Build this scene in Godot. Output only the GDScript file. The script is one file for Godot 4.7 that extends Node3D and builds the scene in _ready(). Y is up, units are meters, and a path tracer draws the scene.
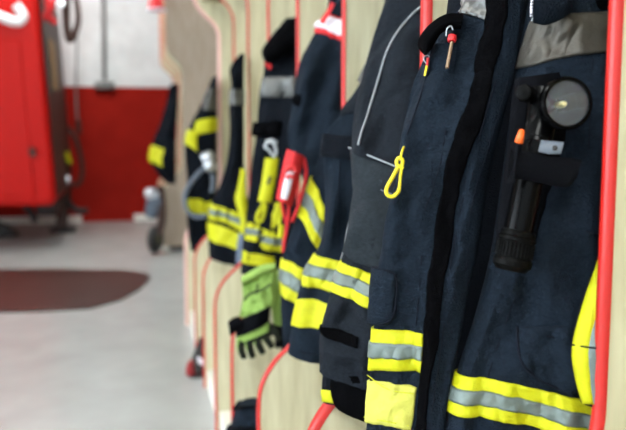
extends Node3D

# ---------------------------------------------------------------- camera geometry
const FOCAL := 43.13            # millimetres on a 36 x 24 sensor
const FPX := 773.0              # the same in pixels of the 626 x 430 frame
const YAW := 0.2253
const PITCH := 0.112
const EYE := Vector3(0, 1.4, 0)
var view := Basis()
var M := {}
var taken := {}
var noise := FastNoiseLite.new()

func at(x: float, y: float, d: float) -> Vector3:              # a point seen at (x, y), d metres along the optical axis
	return EYE + view * Vector3((x - 313.0) / FPX * d, -(y - 215.0) / FPX * d, -d)

func seen_at(p: Vector3) -> Vector2:
	var q := view.inverse() * (p - EYE)
	return Vector2(313.0 + FPX * q.x / -q.z, 215.0 - FPX * q.y / -q.z)

func ray_to(x: float, y: float, axis: int, value: float) -> Vector3:   # where that line of sight meets the plane axis = value
	var d := at(x, y, 1.0) - EYE
	return EYE + d * ((value - EYE[axis]) / d[axis])

# ---------------------------------------------------------------- naming
func numbered(called: String) -> String:
	var n: int = taken.get(called, 0)
	taken[called] = n + 1
	return called if n == 0 else "%s_%03d" % [called, n]

func tag(o: Node3D, label: String, category: String, group := "", kind := "") -> Node3D:
	if label: o.set_meta("label", label)
	if category: o.set_meta("category", category)
	if group: o.set_meta("group", group)
	if kind: o.set_meta("kind", kind)
	return o

func thing(called: String, label: String, category: String, where := Vector3.ZERO, group := "") -> Node3D:
	var o := Node3D.new()
	o.name = numbered(called)
	o.position = where
	add_child(o)
	return tag(o, label, category, group)

func put(called: String, mesh: Mesh, material: Material, parent: Node3D = self) -> MeshInstance3D:   # the mesh is in world coordinates
	var o := MeshInstance3D.new()
	if parent == self:
		o.name = numbered(called)
	else:
		var key := "%d/%s" % [parent.get_instance_id(), called]
		var n: int = taken.get(key, 0)
		taken[key] = n + 1
		o.name = called if n == 0 else "%s_%03d" % [called, n]
	o.mesh = mesh
	o.material_override = material
	parent.add_child(o, true)
	var off := Vector3.ZERO
	var up: Node = parent
	while up is Node3D and up != self:
		off += up.position
		up = up.get_parent()
	o.position = -off
	return o

func struct(called: String, mesh: Mesh, material: Material) -> MeshInstance3D:
	var o := put(called, mesh, material)
	o.set_meta("kind", "structure")
	return o

# ---------------------------------------------------------------- mesh helpers
func join(parts: Array) -> ArrayMesh:
	var st := SurfaceTool.new()
	for m in parts:
		st.append_from(m, 0, Transform3D())
	return st.commit()

# a grid of points as a smooth surface; wrap closes it across; out is roughly where its outside faces
func grid(p: Array, wrap := false, out := Vector3.ZERO, centre_out := false, close_ends := false) -> ArrayMesh:
	var rows := p.size()
	var cols: int = p[0].size()
	var v := PackedVector3Array()
	var uv := PackedVector2Array()
	for i in rows:
		for j in cols:
			v.append(p[i][j])
			uv.append(Vector2(float(j) / cols, float(i) / rows))
	var idx := PackedInt32Array()
	var last := cols if wrap else cols - 1
	for i in rows - 1:
		for j in last:
			var a := i * cols + j
			var b := i * cols + (j + 1) % cols
			var c := a + cols
			var d := b + cols
			idx.append_array([a, b, c, b, d, c])
	var n := PackedVector3Array()
	n.resize(v.size())
	var total := 0.0
	var mid := Vector3.ZERO
	for q in v: mid += q
	mid /= v.size()
	for t in range(0, idx.size(), 3):
		var a := v[idx[t]]
		var f := (v[idx[t + 2]] - a).cross(v[idx[t + 1]] - a)
		for k in 3: n[idx[t + k]] += f
		total += f.dot((a - mid) if centre_out else out)
	if total < 0:
		for t in range(0, idx.size(), 3):
			var s := idx[t + 1]
			idx[t + 1] = idx[t + 2]
			idx[t + 2] = s
		for i in n.size(): n[i] = -n[i]
	for i in n.size(): n[i] = n[i].normalized() if n[i].length() > 1e-12 else Vector3.UP
	if close_ends:
		for e in [0, rows - 1]:
			var c := Vector3.ZERO
			for j in cols: c += p[e][j]
			c /= cols
			var base := v.size()
			var fn := Vector3.ZERO
			for j in cols:
				fn += (p[e][j] - c).cross(p[e][(j + 1) % cols] - c)
			fn = fn.normalized()
			var inward: Vector3 = p[1 if e == 0 else rows - 2][0] - p[e][0]
			if fn.dot(inward) > 0: fn = -fn
			v.append(c); n.append(fn); uv.append(Vector2.ZERO)
			for j in cols:
				v.append(p[e][j]); n.append(fn); uv.append(Vector2.ZERO)
			for j in cols:
				var a := base + 1 + j
				var b := base + 1 + (j + 1) % cols
				var f := (v[b] - v[base]).cross(v[a] - v[base])
				if f.dot(fn) > 0: idx.append_array([base, a, b])
				else: idx.append_array([base, b, a])
	var arr := []
	arr.resize(Mesh.ARRAY_MAX)
	arr[Mesh.ARRAY_VERTEX] = v
	arr[Mesh.ARRAY_NORMAL] = n
	arr[Mesh.ARRAY_TEX_UV] = uv
	arr[Mesh.ARRAY_INDEX] = idx
	var m := ArrayMesh.new()
	m.add_surface_from_arrays(Mesh.PRIMITIVE_TRIANGLES, arr)
	return m

func catmull(a: Array, t: float) -> Variant:                   # a: values that add and scale, t from 0 to 1
	var n := a.size()
	if n == 1: return a[0]
	var x := clampf(t, 0.0, 1.0) * (n - 1)
	var i := mini(int(x), n - 2)
	var f := x - i
	var p1 = a[i]
	var p2 = a[i + 1]
	var p0 = a[i - 1] if i > 0 else p1 * 2.0 - p2
	var p3 = a[i + 2] if i + 2 < n else p2 * 2.0 - p1
	return (p1 * 2.0 + (p2 - p0) * f + (p0 * 2.0 - p1 * 5.0 + p2 * 4.0 - p3) * (f * f) + (p1 * 3.0 - p0 - p2 * 3.0 + p3) * (f * f * f)) * 0.5

func sweep(points: Array, radius: float, sides := 10, steps := 0, r_end := -1.0, flat := 1.0, flat_dir := Vector3.ZERO) -> ArrayMesh:   # a round tube along a smooth path
	var n := steps if steps else maxi(2, (points.size() - 1) * 6)
	if points.size() == 2 and steps == 0: n = 2
	var rings := []
	var side := Vector3.ZERO
	for i in n + 1:
		var t := float(i) / n
		var c: Vector3 = catmull(points, t)
		var dir: Vector3 = (catmull(points, minf(t + 0.01, 1.0)) - catmull(points, maxf(t - 0.01, 0.0))).normalized()
		if side == Vector3.ZERO: side = flat_dir if flat_dir != Vector3.ZERO else (Vector3.UP if absf(dir.y) < 0.9 else Vector3.RIGHT)
		side = (side - dir * side.dot(dir)).normalized()
		var other := dir.cross(side)
		var r := radius if r_end < 0 else lerpf(radius, r_end, t)
		var ring := []
		for j in sides:
			var a := TAU * j / sides
			ring.append(c + (side * cos(a) * flat + other * sin(a)) * r)
		rings.append(ring)
	return grid(rings, true, Vector3.ZERO, true, true)

func lathe(base: Vector3, axis: Vector3, profile: Array, sides := 24) -> ArrayMesh:   # profile: Vector2(radius, along the axis)
	var z := axis.normalized()
	var x := (Vector3.UP if absf(z.y) < 0.9 else Vector3.RIGHT).cross(z).normalized()
	var y := z.cross(x)
	var ms := []
	for k in profile.size() - 1:
		var rings := []
		for q in [profile[k], profile[k + 1]]:
			var ring := []
			for j in sides:
				var a := TAU * j / sides
				ring.append(base + z * q.y + (x * cos(a) + y * sin(a)) * maxf(q.x, 0.00005))
			rings.append(ring)
		var d: Vector2 = profile[k + 1] - profile[k]
		# outside of the profile is on its right as it climbs
		ms.append(cone_strip(rings, z, d, base + z * (profile[k].y + profile[k + 1].y) * 0.5))
	return join(ms)

func cone_strip(rings: Array, z: Vector3, d: Vector2, mid: Vector3) -> ArrayMesh:
	var nsides: int = rings[0].size()
	var v := PackedVector3Array()
	var n := PackedVector3Array()
	var uv := PackedVector2Array()
	var idx := PackedInt32Array()
	for r in rings:
		for q in r:
			v.append(q)
			var rad: Vector3 = q - mid
			rad = (rad - z * rad.dot(z)).normalized()
			n.append((rad * d.y - z * d.x).normalized())
			uv.append(Vector2.ZERO)
	for j in nsides:
		var a := j
		var b := (j + 1) % nsides
		for t in [[a, b, a + nsides], [b, b + nsides, a + nsides]]:
			var f := (v[t[2]] - v[t[0]]).cross(v[t[1]] - v[t[0]])
			if f.dot(n[t[0]] + n[t[1]] + n[t[2]]) < 0: t = [t[0], t[2], t[1]]
			idx.append_array(t)
	var arr := []
	arr.resize(Mesh.ARRAY_MAX)
	arr[Mesh.ARRAY_VERTEX] = v
	arr[Mesh.ARRAY_NORMAL] = n
	arr[Mesh.ARRAY_TEX_UV] = uv
	arr[Mesh.ARRAY_INDEX] = idx
	var m := ArrayMesh.new()
	m.add_surface_from_arrays(Mesh.PRIMITIVE_TRIANGLES, arr)
	return m

func block(lo: Vector3, hi: Vector3, bevel := 0.0) -> ArrayMesh:        # a box with chamfered edges
	return prism(PackedVector2Array([Vector2(lo.x, lo.y), Vector2(hi.x, lo.y), Vector2(hi.x, hi.y), Vector2(lo.x, hi.y)]), lo.z, hi.z, bevel)

func prism(poly: PackedVector2Array, z0: float, z1: float, bevel := 0.0) -> ArrayMesh:   # a polygon in x, y drawn out along z
	var st := SurfaceTool.new()
	st.begin(Mesh.PRIMITIVE_TRIANGLES)
	st.set_smooth_group(-1)
	if Geometry2D.is_polygon_clockwise(poly): poly.reverse()
	var inner := poly
	if bevel > 0.0:
		var o := Geometry2D.offset_polygon(poly, -bevel, Geometry2D.JOIN_MITER)
		if o.size() == 1 and o[0].size() == poly.size():
			inner = o[0]
			if Geometry2D.is_polygon_clockwise(inner): inner.reverse()
			var best := 0
			for k in inner.size():
				if inner[k].distance_to(poly[0]) < inner[best].distance_to(poly[0]): best = k
			var turned := PackedVector2Array()
			for k in inner.size(): turned.append(inner[(best + k) % inner.size()])
			inner = turned
		else:
			bevel = 0.0
	var tri := Geometry2D.triangulate_polygon(inner)
	var mid := Vector2.ZERO
	for q in poly: mid += q
	mid /= poly.size()
	for side in [[z0, -1.0], [z1, 1.0]]:
		for t in range(0, tri.size(), 3):
			var a := Vector3(inner[tri[t]].x, inner[tri[t]].y, side[0])
			var b := Vector3(inner[tri[t + 1]].x, inner[tri[t + 1]].y, side[0])
			var c := Vector3(inner[tri[t + 2]].x, inner[tri[t + 2]].y, side[0])
			face(st, a, b, c, Vector3(0, 0, side[1]))
	for k in poly.size():
		var l := (k + 1) % poly.size()
		var e := poly[l] - poly[k]
		var o := Vector3(e.y, -e.x, 0)
		var zb0 := z0 + bevel
		var zb1 := z1 - bevel
		quad(st, Vector3(poly[k].x, poly[k].y, zb0), Vector3(poly[l].x, poly[l].y, zb0), Vector3(poly[l].x, poly[l].y, zb1), Vector3(poly[k].x, poly[k].y, zb1), o)
		if bevel > 0.0:
			quad(st, Vector3(poly[k].x, poly[k].y, zb0), Vector3(poly[l].x, poly[l].y, zb0), Vector3(inner[l].x, inner[l].y, z0), Vector3(inner[k].x, inner[k].y, z0), o.normalized() + Vector3(0, 0, -1))
			quad(st, Vector3(poly[k].x, poly[k].y, zb1), Vector3(poly[l].x, poly[l].y, zb1), Vector3(inner[l].x, inner[l].y, z1), Vector3(inner[k].x, inner[k].y, z1), o.normalized() + Vector3(0, 0, 1))
	st.generate_normals()
	return st.commit()

func face(st: SurfaceTool, a: Vector3, b: Vector3, c: Vector3, out: Vector3) -> void:
	if (c - a).cross(b - a).dot(out) < 0:
		var s := b
		b = c
		c = s
	for q in [a, b, c]:
		st.set_uv(Vector2(q.x + q.z, q.y))
		st.add_vertex(q)

func quad(st: SurfaceTool, a: Vector3, b: Vector3, c: Vector3, d: Vector3, out: Vector3) -> void:
	face(st, a, b, c, out)
	face(st, a, c, d, out)

# ---------------------------------------------------------------- cloth: a soft closed tube of rings, with folds, that pieces can be sewn onto
class Cloth:
	var host: Node3D
	var left := []
	var right := []
	var thick := []
	var amp := 0.004
	var folds := []
	var seed_at := Vector3.ZERO
	var table := []          # seen places of a grid of its front
	const GU := 40
	const GV := 56

	func smooth(s: float, v: float) -> Vector3:      # s: 0 left edge, 0..1 front, 1..2 back
		var l: Vector3 = host.catmull(left, v)
		var r: Vector3 = host.catmull(right, v)
		var t: Vector2 = host.catmull(thick, v)
		var c := (l + r) * 0.5
		var e := (r - l) * 0.5
		var n := front(l, r)
		var a := PI * (1.0 - s)
		var cx := cos(a)
		var sx := sin(a)
		var x := signf(cx) * pow(absf(cx), 0.85)
		return c + e * x + n * (sx * t.x if sx >= 0 else sx * t.y)

	func front(l: Vector3, r: Vector3) -> Vector3:
		var n := (r - l).cross(Vector3.UP)
		n = n.normalized()
		if n.dot(host.EYE - l) < 0: n = -n
		return n

	func pos(s: float, v: float) -> Vector3:
		var p := smooth(s, v)
		var l: Vector3 = host.catmull(left, v)
		var r: Vector3 = host.catmull(right, v)
		var n := front(l, r)
		var q := p + seed_at
		var d: float = host.noise.get_noise_3d(q.x * 900, q.y * 330, q.z * 900) * amp * 1.5 + host.noise.get_noise_3d(q.x * 270 + 31, q.y * 110 + q.x * 90, q.z * 270) * amp * 3.6 + host.noise.get_noise_3d(q.x * 2600 + 70, q.y * 1500, q.z * 2600) * amp * 0.5
		var wide := l.distance_to(r)
		var long: float = (left[0] as Vector3).distance_to(left[left.size() - 1])
		for f in folds:
			var a: Vector2 = f[0]
			var b: Vector2 = f[1]
			var here := Vector2(s * wide, v * long)
			var pa := Vector2(a.x * wide, a.y * long)
			var pb := Vector2(b.x * wide, b.y * long)
			var k := clampf((here - pa).dot(pb - pa) / maxf((pb - pa).length_squared(), 1e-9), 0.0, 1.0)
			var dist := here.distance_to(pa.lerp(pb, k))
			d += f[3] * exp(-pow(dist / f[2], 2.0)) * sin(PI * clampf(0.12 + k * 0.76, 0, 1))
		var edge := sin(PI * fposmod(s, 1.0))
		return p + (n if s >= 0.0 and s <= 1.0 else -n) * d * clampf(edge * 1.6, 0.0, 1.0)

	func look() -> void:
		table = []
		for i in GV + 1:
			var row := PackedVector2Array()
			for j in GU + 1:
				row.append(host.seen_at(smooth(float(j) / GU, float(i) / GV)))
			table.append(row)

	func find(x: float, y: float) -> Vector2:       # (s, v) of the front where it is seen at (x, y)
		if table.is_empty(): look()
		var want := Vector2(x, y)
		var best := 1e18
		var bi := 0
		var bj := 0
		for i in GV + 1:
			var row: PackedVector2Array = table[i]
			for j in GU + 1:
				var d := row[j].distance_squared_to(want)
				if d < best:
					best = d
					bi = i
					bj = j
		var s := float(bj) / GU
		var v := float(bi) / GV
		for step in 4:
			var p: Vector2 = host.seen_at(smooth(s, v))
			var ds: Vector2 = (host.seen_at(smooth(s + 0.004, v)) - host.seen_at(smooth(s - 0.004, v))) / 0.008
			var dv: Vector2 = (host.seen_at(smooth(s, minf(v + 0.004, 1.0))) - host.seen_at(smooth(s, maxf(v - 0.004, 0.0)))) / (minf(v + 0.004, 1.0) - maxf(v - 0.004, 0.0))
			var det := ds.x * dv.y - ds.y * dv.x
			if absf(det) < 200.0: break
			var e := want - p
			s = clampf(s + clampf((e.x * dv.y - e.y * dv.x) / det, -0.05, 0.05), -0.06, 1.06)
			v = clampf(v + clampf((ds.x * e.y - ds.y * e.x) / det, -0.05, 0.05), 0.0, 1.0)
		return Vector2(s, v)

	func fold(x0: float, y0: float, x1: float, y1: float, width: float, height: float) -> void:
		folds.append([find(x0, y0), find(x1, y1), width, clampf(height * 2.2, -0.62 * width, 0.62 * width)])

	func mesh(nu := 40, nv := 60) -> ArrayMesh:
		var rings := []
		for i in nv + 1:
			var ring := []
			for j in nu:
				ring.append(pos(2.0 * j / nu, float(i) / nv))
			rings.append(ring)
		return host.grid(rings, true, Vector3.ZERO, true, true)

	func normal(s: float, v: float) -> Vector3:
		var a := pos(s + 0.01, v) - pos(s - 0.01, v)
		var b := pos(s, minf(v + 0.008, 1.0)) - pos(s, maxf(v - 0.008, 0.0))
		var n := a.cross(b).normalized()
		var l: Vector3 = host.catmull(left, v)
		var r: Vector3 = host.catmull(right, v)
		var mid := (l + r) * 0.5
		var c := (smooth(s + 0.01, v) - smooth(s - 0.01, v)).cross(smooth(s, minf(v + 0.008, 1.0)) - smooth(s, maxf(v - 0.008, 0.0))).normalized()
		if c.dot(smooth(s, v) - mid + front(l, r) * 0.02) < 0:
			c = -c
			n = -n
		return (n * 0.5 + c * 0.5).normalized()

	# a piece sewn on: a and b are its two long edges as they are seen; from/to cut it across
	func piece(a: Array, b: Array, off := 0.0025, na := 14, nb := 4, from := 0.0, to := 1.0) -> ArrayMesh:
		var sa := a.map(sew)
		var sb := b.map(sew)
		var top := []
		for i in nb + 1:
			var row := []
			for j in na + 1:
				var t := float(j) / na
				var p: Vector2 = host.catmull(sa, t)
				var q: Vector2 = host.catmull(sb, t)
				var sv := p.lerp(q, lerpf(from, to, float(i) / nb))
				sv.y = clampf(sv.y, 0.001, 0.999)
				row.append([pos(sv.x, sv.y), normal(sv.x, sv.y)])
			top.append(row)
		var g := []
		# skirt, top, skirt: the piece has an edge of its own
		for i in range(-1, nb + 2):
			var row := []
			for j in range(-1, na + 2):
				var e: Array = top[clampi(i, 0, nb)][clampi(j, 0, na)]
				var rim := i < 0 or j < 0 or i > nb or j > na
				row.append(e[0] + e[1] * (-0.001 if rim else off))
			g.append(row)
		return host.grid(g, false, host.EYE - top[0][0][0])

	func sew(p: Vector2) -> Vector2:                # like find; a point beyond the side that is seen wraps round it
		var sv := find(p.x, p.y)
		if host.seen_at(smooth(sv.x, sv.y)).distance_to(p) < 0.8: return sv
		var l: Vector2 = host.seen_at(host.catmull(left, sv.y))
		var r: Vector2 = host.seen_at(host.catmull(right, sv.y))
		var from_left := p.distance_to(l) < p.distance_to(r)
		var dir := (r - l).normalized() * (1.0 if from_left else -1.0)
		for k in 24:
			var q := p + dir * (k + 1)
			sv = find(q.x, q.y)
			if host.seen_at(smooth(sv.x, sv.y)).distance_to(q) < 0.8: break
		return Vector2(sv.x + (-0.22 if from_left else 0.22), sv.y)

	func find_lerp(p: Vector2, q: Vector2, f: float) -> Vector2:
		var w := p.lerp(q, f)
		return find(w.x, w.y)

	func cord(pts: Array, radius: float, off := 0.0) -> ArrayMesh:
		var w := []
		for p in pts:
			var sv := find(p.x, p.y)
			w.append(pos(sv.x, sv.y) + normal(sv.x, sv.y) * off)
		return host.sweep(w, radius, 6)

# rows: [x left, y left, depth left, x right, y right, depth right, front bulge, back bulge]
func cloth(rows: Array, amp := 0.004) -> Cloth:
	var c := Cloth.new()
	c.host = self
	c.amp = amp
	c.seed_at = Vector3(rows[0][0] * 0.013, 0, rows[0][2])
	for r in rows:
		c.left.append(at(r[0], r[1], r[2]))
		c.right.append(at(r[3], r[4], r[5]))
		c.thick.append(Vector2(r[6], r[7]))
	return c

# a loose piece of cloth or webbing between two edges, with thickness
func slab(a: Array, b: Array, da: float, db: float, thickness: float, bulge := 0.0, na := 18, nb := 6, d_end := 0.0) -> ArrayMesh:
	var rings := []
	for j in na + 1:
		var t := float(j) / na
		var p: Vector2 = catmull(a, t)
		var q: Vector2 = catmull(b, t)
		var ring := []
		for side in 2:
			for i in nb + 1:
				var f := float(i) / nb if side == 0 else 1.0 - float(i) / nb
				var w := p.lerp(q, f)
				var o := at(w.x, w.y, lerpf(da, db, f) + d_end * t - bulge * sin(PI * f))
				var n := (EYE - o).normalized()
				ring.append(o + n * thickness * (0.5 if side == 0 else -0.5) * (0.55 + 0.45 * sin(PI * f)))
		rings.append(ring)
	return grid(rings, true, Vector3.ZERO, true, true)

func v2(list: Array) -> Array:                                  # [x, y, x, y ...] as points
	var out := []
	for i in range(0, list.size(), 2): out.append(Vector2(list[i], list[i + 1]))
	return out

func seams(c: Cloth, lines: Array, m: Material, parent: Node3D) -> void:      # each line of stitching a part of its own
	for l in lines: put("seam", c.cord(v2(l[0]), l[1], l[2]), m, parent)

func stripe(c: Cloth, a: Array, b: Array, parent: Node3D, called := "reflective_stripe", na := 16) -> MeshInstance3D:   # yellow with a silver band along its middle
	var s := put(called, c.piece(v2(a), v2(b), 0.004, na * 2, 12), M.hi_vis, parent)
	put("silver_band", c.piece(v2(a), v2(b), 0.006, na * 2, 6, 0.32, 0.69), M.silver, s)
	return s

# ---------------------------------------------------------------- materials
func tex(freq: float, seed_n: int, lo: Color, hi: Color, normal := false, bump := 4.0, size := 256, octaves := 4) -> NoiseTexture2D:
	var n := FastNoiseLite.new()
	n.seed = seed_n
	n.frequency = freq
	n.fractal_octaves = octaves
	var t := NoiseTexture2D.new()
	t.width = size
	t.height = size
	t.seamless = true
	t.noise = n
	if normal:
		t.as_normal_map = true
		t.bump_strength = bump
	else:
		var g := Gradient.new()
		g.set_color(0, lo)
		g.set_color(1, hi)
		t.color_ramp = g
	return t

func mat(called: String, c: Color, rough := 0.8, metal := 0.0, spec := 0.5) -> StandardMaterial3D:
	var m := StandardMaterial3D.new()
	m.resource_name = called
	m.albedo_color = c
	m.roughness = rough
	m.metallic = metal
	m.metallic_specular = spec
	M[called] = m
	return m

func skin(m: StandardMaterial3D, colour: Texture2D, bump: Texture2D, scale := Vector3.ONE, strength := 0.5) -> void:
	m.uv1_triplanar = true
	m.uv1_world_triplanar = true
	m.uv1_scale = scale
	if colour: m.albedo_texture = colour
	if bump:
		m.normal_enabled = true
		m.normal_texture = bump
		m.normal_scale = strength

func rgb8(r: int, g: int, b: int) -> Color:
	return Color(r / 255.0, g / 255.0, b / 255.0)

func make_materials() -> void:
	var weave_c := tex(0.05, 3, Color(0.72, 0.72, 0.74), Color(1, 1, 1))
	var weave_n := tex(0.12, 5, Color.BLACK, Color.WHITE, true, 6.0)
	var soft := tex(0.02, 9, Color(0.9, 0.9, 0.9), Color(1, 1, 1))
	var grain := tex(0.03, 12, Color(0.88, 0.86, 0.82), Color(1, 1, 1))
	var crease := tex(0.03, 21, Color.BLACK, Color.WHITE, true, 8.0)
	for q in [["navy", rgb8(26, 36, 47)], ["navy_dark", rgb8(16, 21, 29)], ["charcoal", rgb8(32, 37, 44)], ["elbow_grey", rgb8(46, 52, 57)]]:
		skin(mat(q[0], q[1], 0.9, 0.0, 0.22), weave_c, weave_n, Vector3(7, 7, 7), 0.6)
		M[q[0]].rim_enabled = true
		M[q[0]].rim = 0.03
	skin(mat("black_pile", rgb8(11, 11, 13), 0.97, 0.0, 0.08), weave_c, weave_n, Vector3(14, 14, 14), 1.0)
	skin(mat("black_web", rgb8(19, 20, 24), 0.85, 0.0, 0.12), weave_c, weave_n, Vector3(16, 16, 16), 0.6)
	skin(mat("hi_vis", rgb8(200, 199, 10), 0.6, 0.0, 0.4), soft, weave_n, Vector3(9, 9, 9), 0.3)
	skin(mat("hi_vis_pale", rgb8(196, 192, 82), 0.65, 0.0, 0.4), soft, weave_n, Vector3(9, 9, 9), 0.4)
	skin(mat("hi_vis_green", rgb8(150, 182, 92), 0.75, 0.0, 0.3), soft, crease, Vector3(9, 9, 9), 0.5)
	skin(mat("silver", rgb8(112, 124, 119), 0.48, 0.25, 0.5), soft, crease, Vector3(6, 6, 6), 0.25)
	skin(mat("silver_chest", rgb8(98, 98, 97), 0.38, 0.8, 0.5), soft, crease, Vector3(6, 6, 6), 0.3)
	skin(mat("silver_shaded", rgb8(84, 80, 74), 0.5, 0.5, 0.4), soft, crease, Vector3(6, 6, 6), 0.3)  # silver chest tape with the shadow under the collar put into its colour
	mat("piping", rgb8(150, 155, 160), 0.5, 0.1)
	mat("seam", rgb8(20, 23, 32), 0.9, 0.0, 0.2)
	skin(mat("board", rgb8(222, 216, 186), 0.5, 0.0, 0.4), grain, null, Vector3(3.0, 0.35, 3.0))
	skin(mat("end_board", rgb8(172, 156, 140), 0.5, 0.0, 0.4), grain, null, Vector3(3.0, 0.35, 3.0))
	mat("edge_red", rgb8(190, 32, 25), 0.36)
	mat("edge_pink", rgb8(226, 178, 166), 0.3)
	mat("plinth_white", rgb8(232, 230, 222), 0.5)
	skin(mat("floor", rgb8(176, 178, 176), 0.27, 0.0, 0.5), tex(0.01, 31, Color(0.93, 0.93, 0.93), Color(1, 1, 1)), crease, Vector3(0.7, 0.7, 0.7), 0.04)
	skin(mat("wall_white", rgb8(236, 240, 242), 0.7), soft, null, Vector3(0.4, 0.4, 0.4))
	skin(mat("wall_red", rgb8(158, 34, 26), 0.7, 0.0, 0.12), soft, null, Vector3(0.4, 0.4, 0.4))
	mat("ceiling", rgb8(236, 236, 234), 0.9)
	mat("truck_red", rgb8(188, 22, 17), 0.35, 0.0, 0.25)
	mat("truck_white", rgb8(245, 245, 245), 0.3)
	mat("rubber", rgb8(26, 25, 26), 0.6)
	mat("dark_trim", rgb8(72, 54, 49), 0.5, 0.0, 0.25)
	mat("window_tan", rgb8(150, 124, 92), 0.6, 0.0, 0.1)  # tan reflection in the engine's side glass, put into its colour
	mat("steel", rgb8(186, 190, 196), 0.3, 0.8)
	mat("chrome", rgb8(235, 235, 238), 0.08, 1.0)
	mat("reflector", rgb8(58, 60, 78), 0.06, 1.0)  # dark reflection inside the torch head, put into the metal's colour
	mat("pipe_grey", rgb8(128, 130, 130), 0.5, 0.2)
	mat("patch_dark", rgb8(64, 43, 38), 0.4, 0.0, 0.3)
	mat("torch_black", rgb8(5, 5, 6), 0.17, 0.0, 0.2)
	mat("torch_rubber", rgb8(8, 8, 8), 0.4, 0.0, 0.16)
	mat("orange", rgb8(255, 108, 40), 0.4)
	mat("clip_grey", rgb8(120, 128, 142), 0.35, 0.2)
	mat("yellow_plastic", rgb8(238, 214, 30), 0.35)
	mat("red_plastic", rgb8(224, 40, 44), 0.4)
	skin(mat("red_cloth", rgb8(214, 30, 36), 0.7), soft, weave_n, Vector3(9, 9, 9), 0.4)
	mat("pen_wood", rgb8(150, 122, 94), 0.6)
	mat("shoe_red", rgb8(140, 22, 28), 0.6)
	mat("white_cloth", rgb8(232, 226, 236), 0.7)
	mat("hose_grey", rgb8(92, 102, 116), 0.45)
	mat("blue_grey", rgb8(92, 104, 126), 0.7)
	skin(mat("glove_grey", rgb8(46, 50, 42), 0.85, 0.0, 0.2), weave_c, weave_n, Vector3(9, 9, 9), 0.6)
	mat("print_grey", rgb8(70, 70, 40), 0.7)
	mat("filament", rgb8(240, 226, 150), 0.3)
	var glass := mat("lens_glass", Color(0.9, 0.95, 1.0, 0.08), 0.03)
	glass.transparency = BaseMaterial3D.TRANSPARENCY_ALPHA
	var lamp := mat("lamp_glow", rgb8(255, 253, 246), 0.5)
	lamp.emission_enabled = true
	lamp.emission = rgb8(255, 252, 244)
	lamp.emission_energy_multiplier = 2.0

# ---------------------------------------------------------------- the room
const RX0 := -7.5
const RX1 := 1.16
const RZ0 := -12.0
const RZ1 := 3.5
const RH := 4.4

func room() -> void:
	struct("floor", block(Vector3(RX0 - 0.2, -0.2, RZ0 - 0.2), Vector3(RX1 + 0.2, 0, RZ1 + 0.2)), M.floor)
	struct("ceiling", block(Vector3(RX0 - 0.2, RH, RZ0 - 0.2), Vector3(RX1 + 0.2, RH + 0.2, RZ1 + 0.2)), M.ceiling)
	var y_red: float = ray_to(120, 87, 2, RZ0).y
	struct("wall_back", block(Vector3(RX0, 0, RZ0 - 0.2), Vector3(RX1, RH, RZ0)), M.wall_white)
	struct("trim_1", block(Vector3(RX0, 0.0, RZ0), Vector3(RX1, y_red, RZ0 + 0.012)), M.wall_red)
	struct("wall_right", block(Vector3(RX1, 0, RZ0), Vector3(RX1 + 0.2, RH, RZ1)), M.wall_white)
	struct("wall_front", block(Vector3(RX0, 0, RZ1), Vector3(RX1, RH, RZ1 + 0.2)), M.wall_white)
	# unseen glazed gate added in the side wall to light the folds sideways
	var wz0 := -3.6
	var wz1 := 2.4
	struct("wall_left", join([block(Vector3(RX0 - 0.2, 0, RZ0), Vector3(RX0, RH, wz0)), block(Vector3(RX0 - 0.2, 0, wz1), Vector3(RX0, RH, RZ1)), block(Vector3(RX0 - 0.2, 0, wz0), Vector3(RX0, 0.6, wz1)), block(Vector3(RX0 - 0.2, 3.6, wz0), Vector3(RX0, RH, wz1))]), M.wall_white)
	var wf := struct("added_window_1", join([block(Vector3(RX0 - 0.14, 0.6, wz0), Vector3(RX0 - 0.06, 0.68, wz1)), block(Vector3(RX0 - 0.14, 3.52, wz0), Vector3(RX0 - 0.06, 3.6, wz1))]), M.truck_red)
	for k in 5:
		var z := wz0 + 0.04 + k * 1.48
		put("mullion", block(Vector3(RX0 - 0.14, 0.68, z - 0.04), Vector3(RX0 - 0.06, 3.52, z + 0.04), 0.008), M.truck_red, wf)
		if k < 4: put("pane", block(Vector3(RX0 - 0.105, 0.68, z + 0.04), Vector3(RX0 - 0.095, 3.52, z + 1.44)), M.lens_glass, wf)
	var bx: float = ray_to(82, 222, 2, RZ0).x
	var cx: float = ray_to(134, 222, 2, RZ0).x
	struct("baseboard_back", join([block(Vector3(RX0, 0, RZ0 + 0.012), Vector3(bx, 0.1, RZ0 + 0.05), 0.004), block(Vector3(cx, 0, RZ0 + 0.012), Vector3(RX1, 0.1, RZ0 + 0.05), 0.004)]), M.plinth_white)

func ceiling_lamp(x: float, z: float, w: float, l: float, energy: float, label: String) -> void:
	var t := thing("ceiling_lamp", label, "ceiling lamp", Vector3(x, RH, z), "ceiling lamps")
	put("housing", block(Vector3(x - w / 2 - 0.03, RH - 0.09, z - l / 2 - 0.03), Vector3(x + w / 2 + 0.03, RH - 0.002, z + l / 2 + 0.03), 0.01), M.plinth_white, t)
	put("lamp_diffuser", block(Vector3(x - w / 2, RH - 0.1, z - l / 2), Vector3(x + w / 2, RH - 0.088, z + l / 2), 0.003), M.lamp_glow, t)
	var a := AreaLight3D.new()
	a.name = "lamp_light"
	a.area_size = Vector2(w, l)
	a.light_energy = energy
	a.light_color = Color(0.97, 1.0, 1.0)
	a.shadow_enabled = true
	a.area_range = 30.0
	a.area_attenuation = 2.0
	t.add_child(a)
	a.position = Vector3(0, -0.11, 0)
	a.rotation.x = -PI / 2

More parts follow.
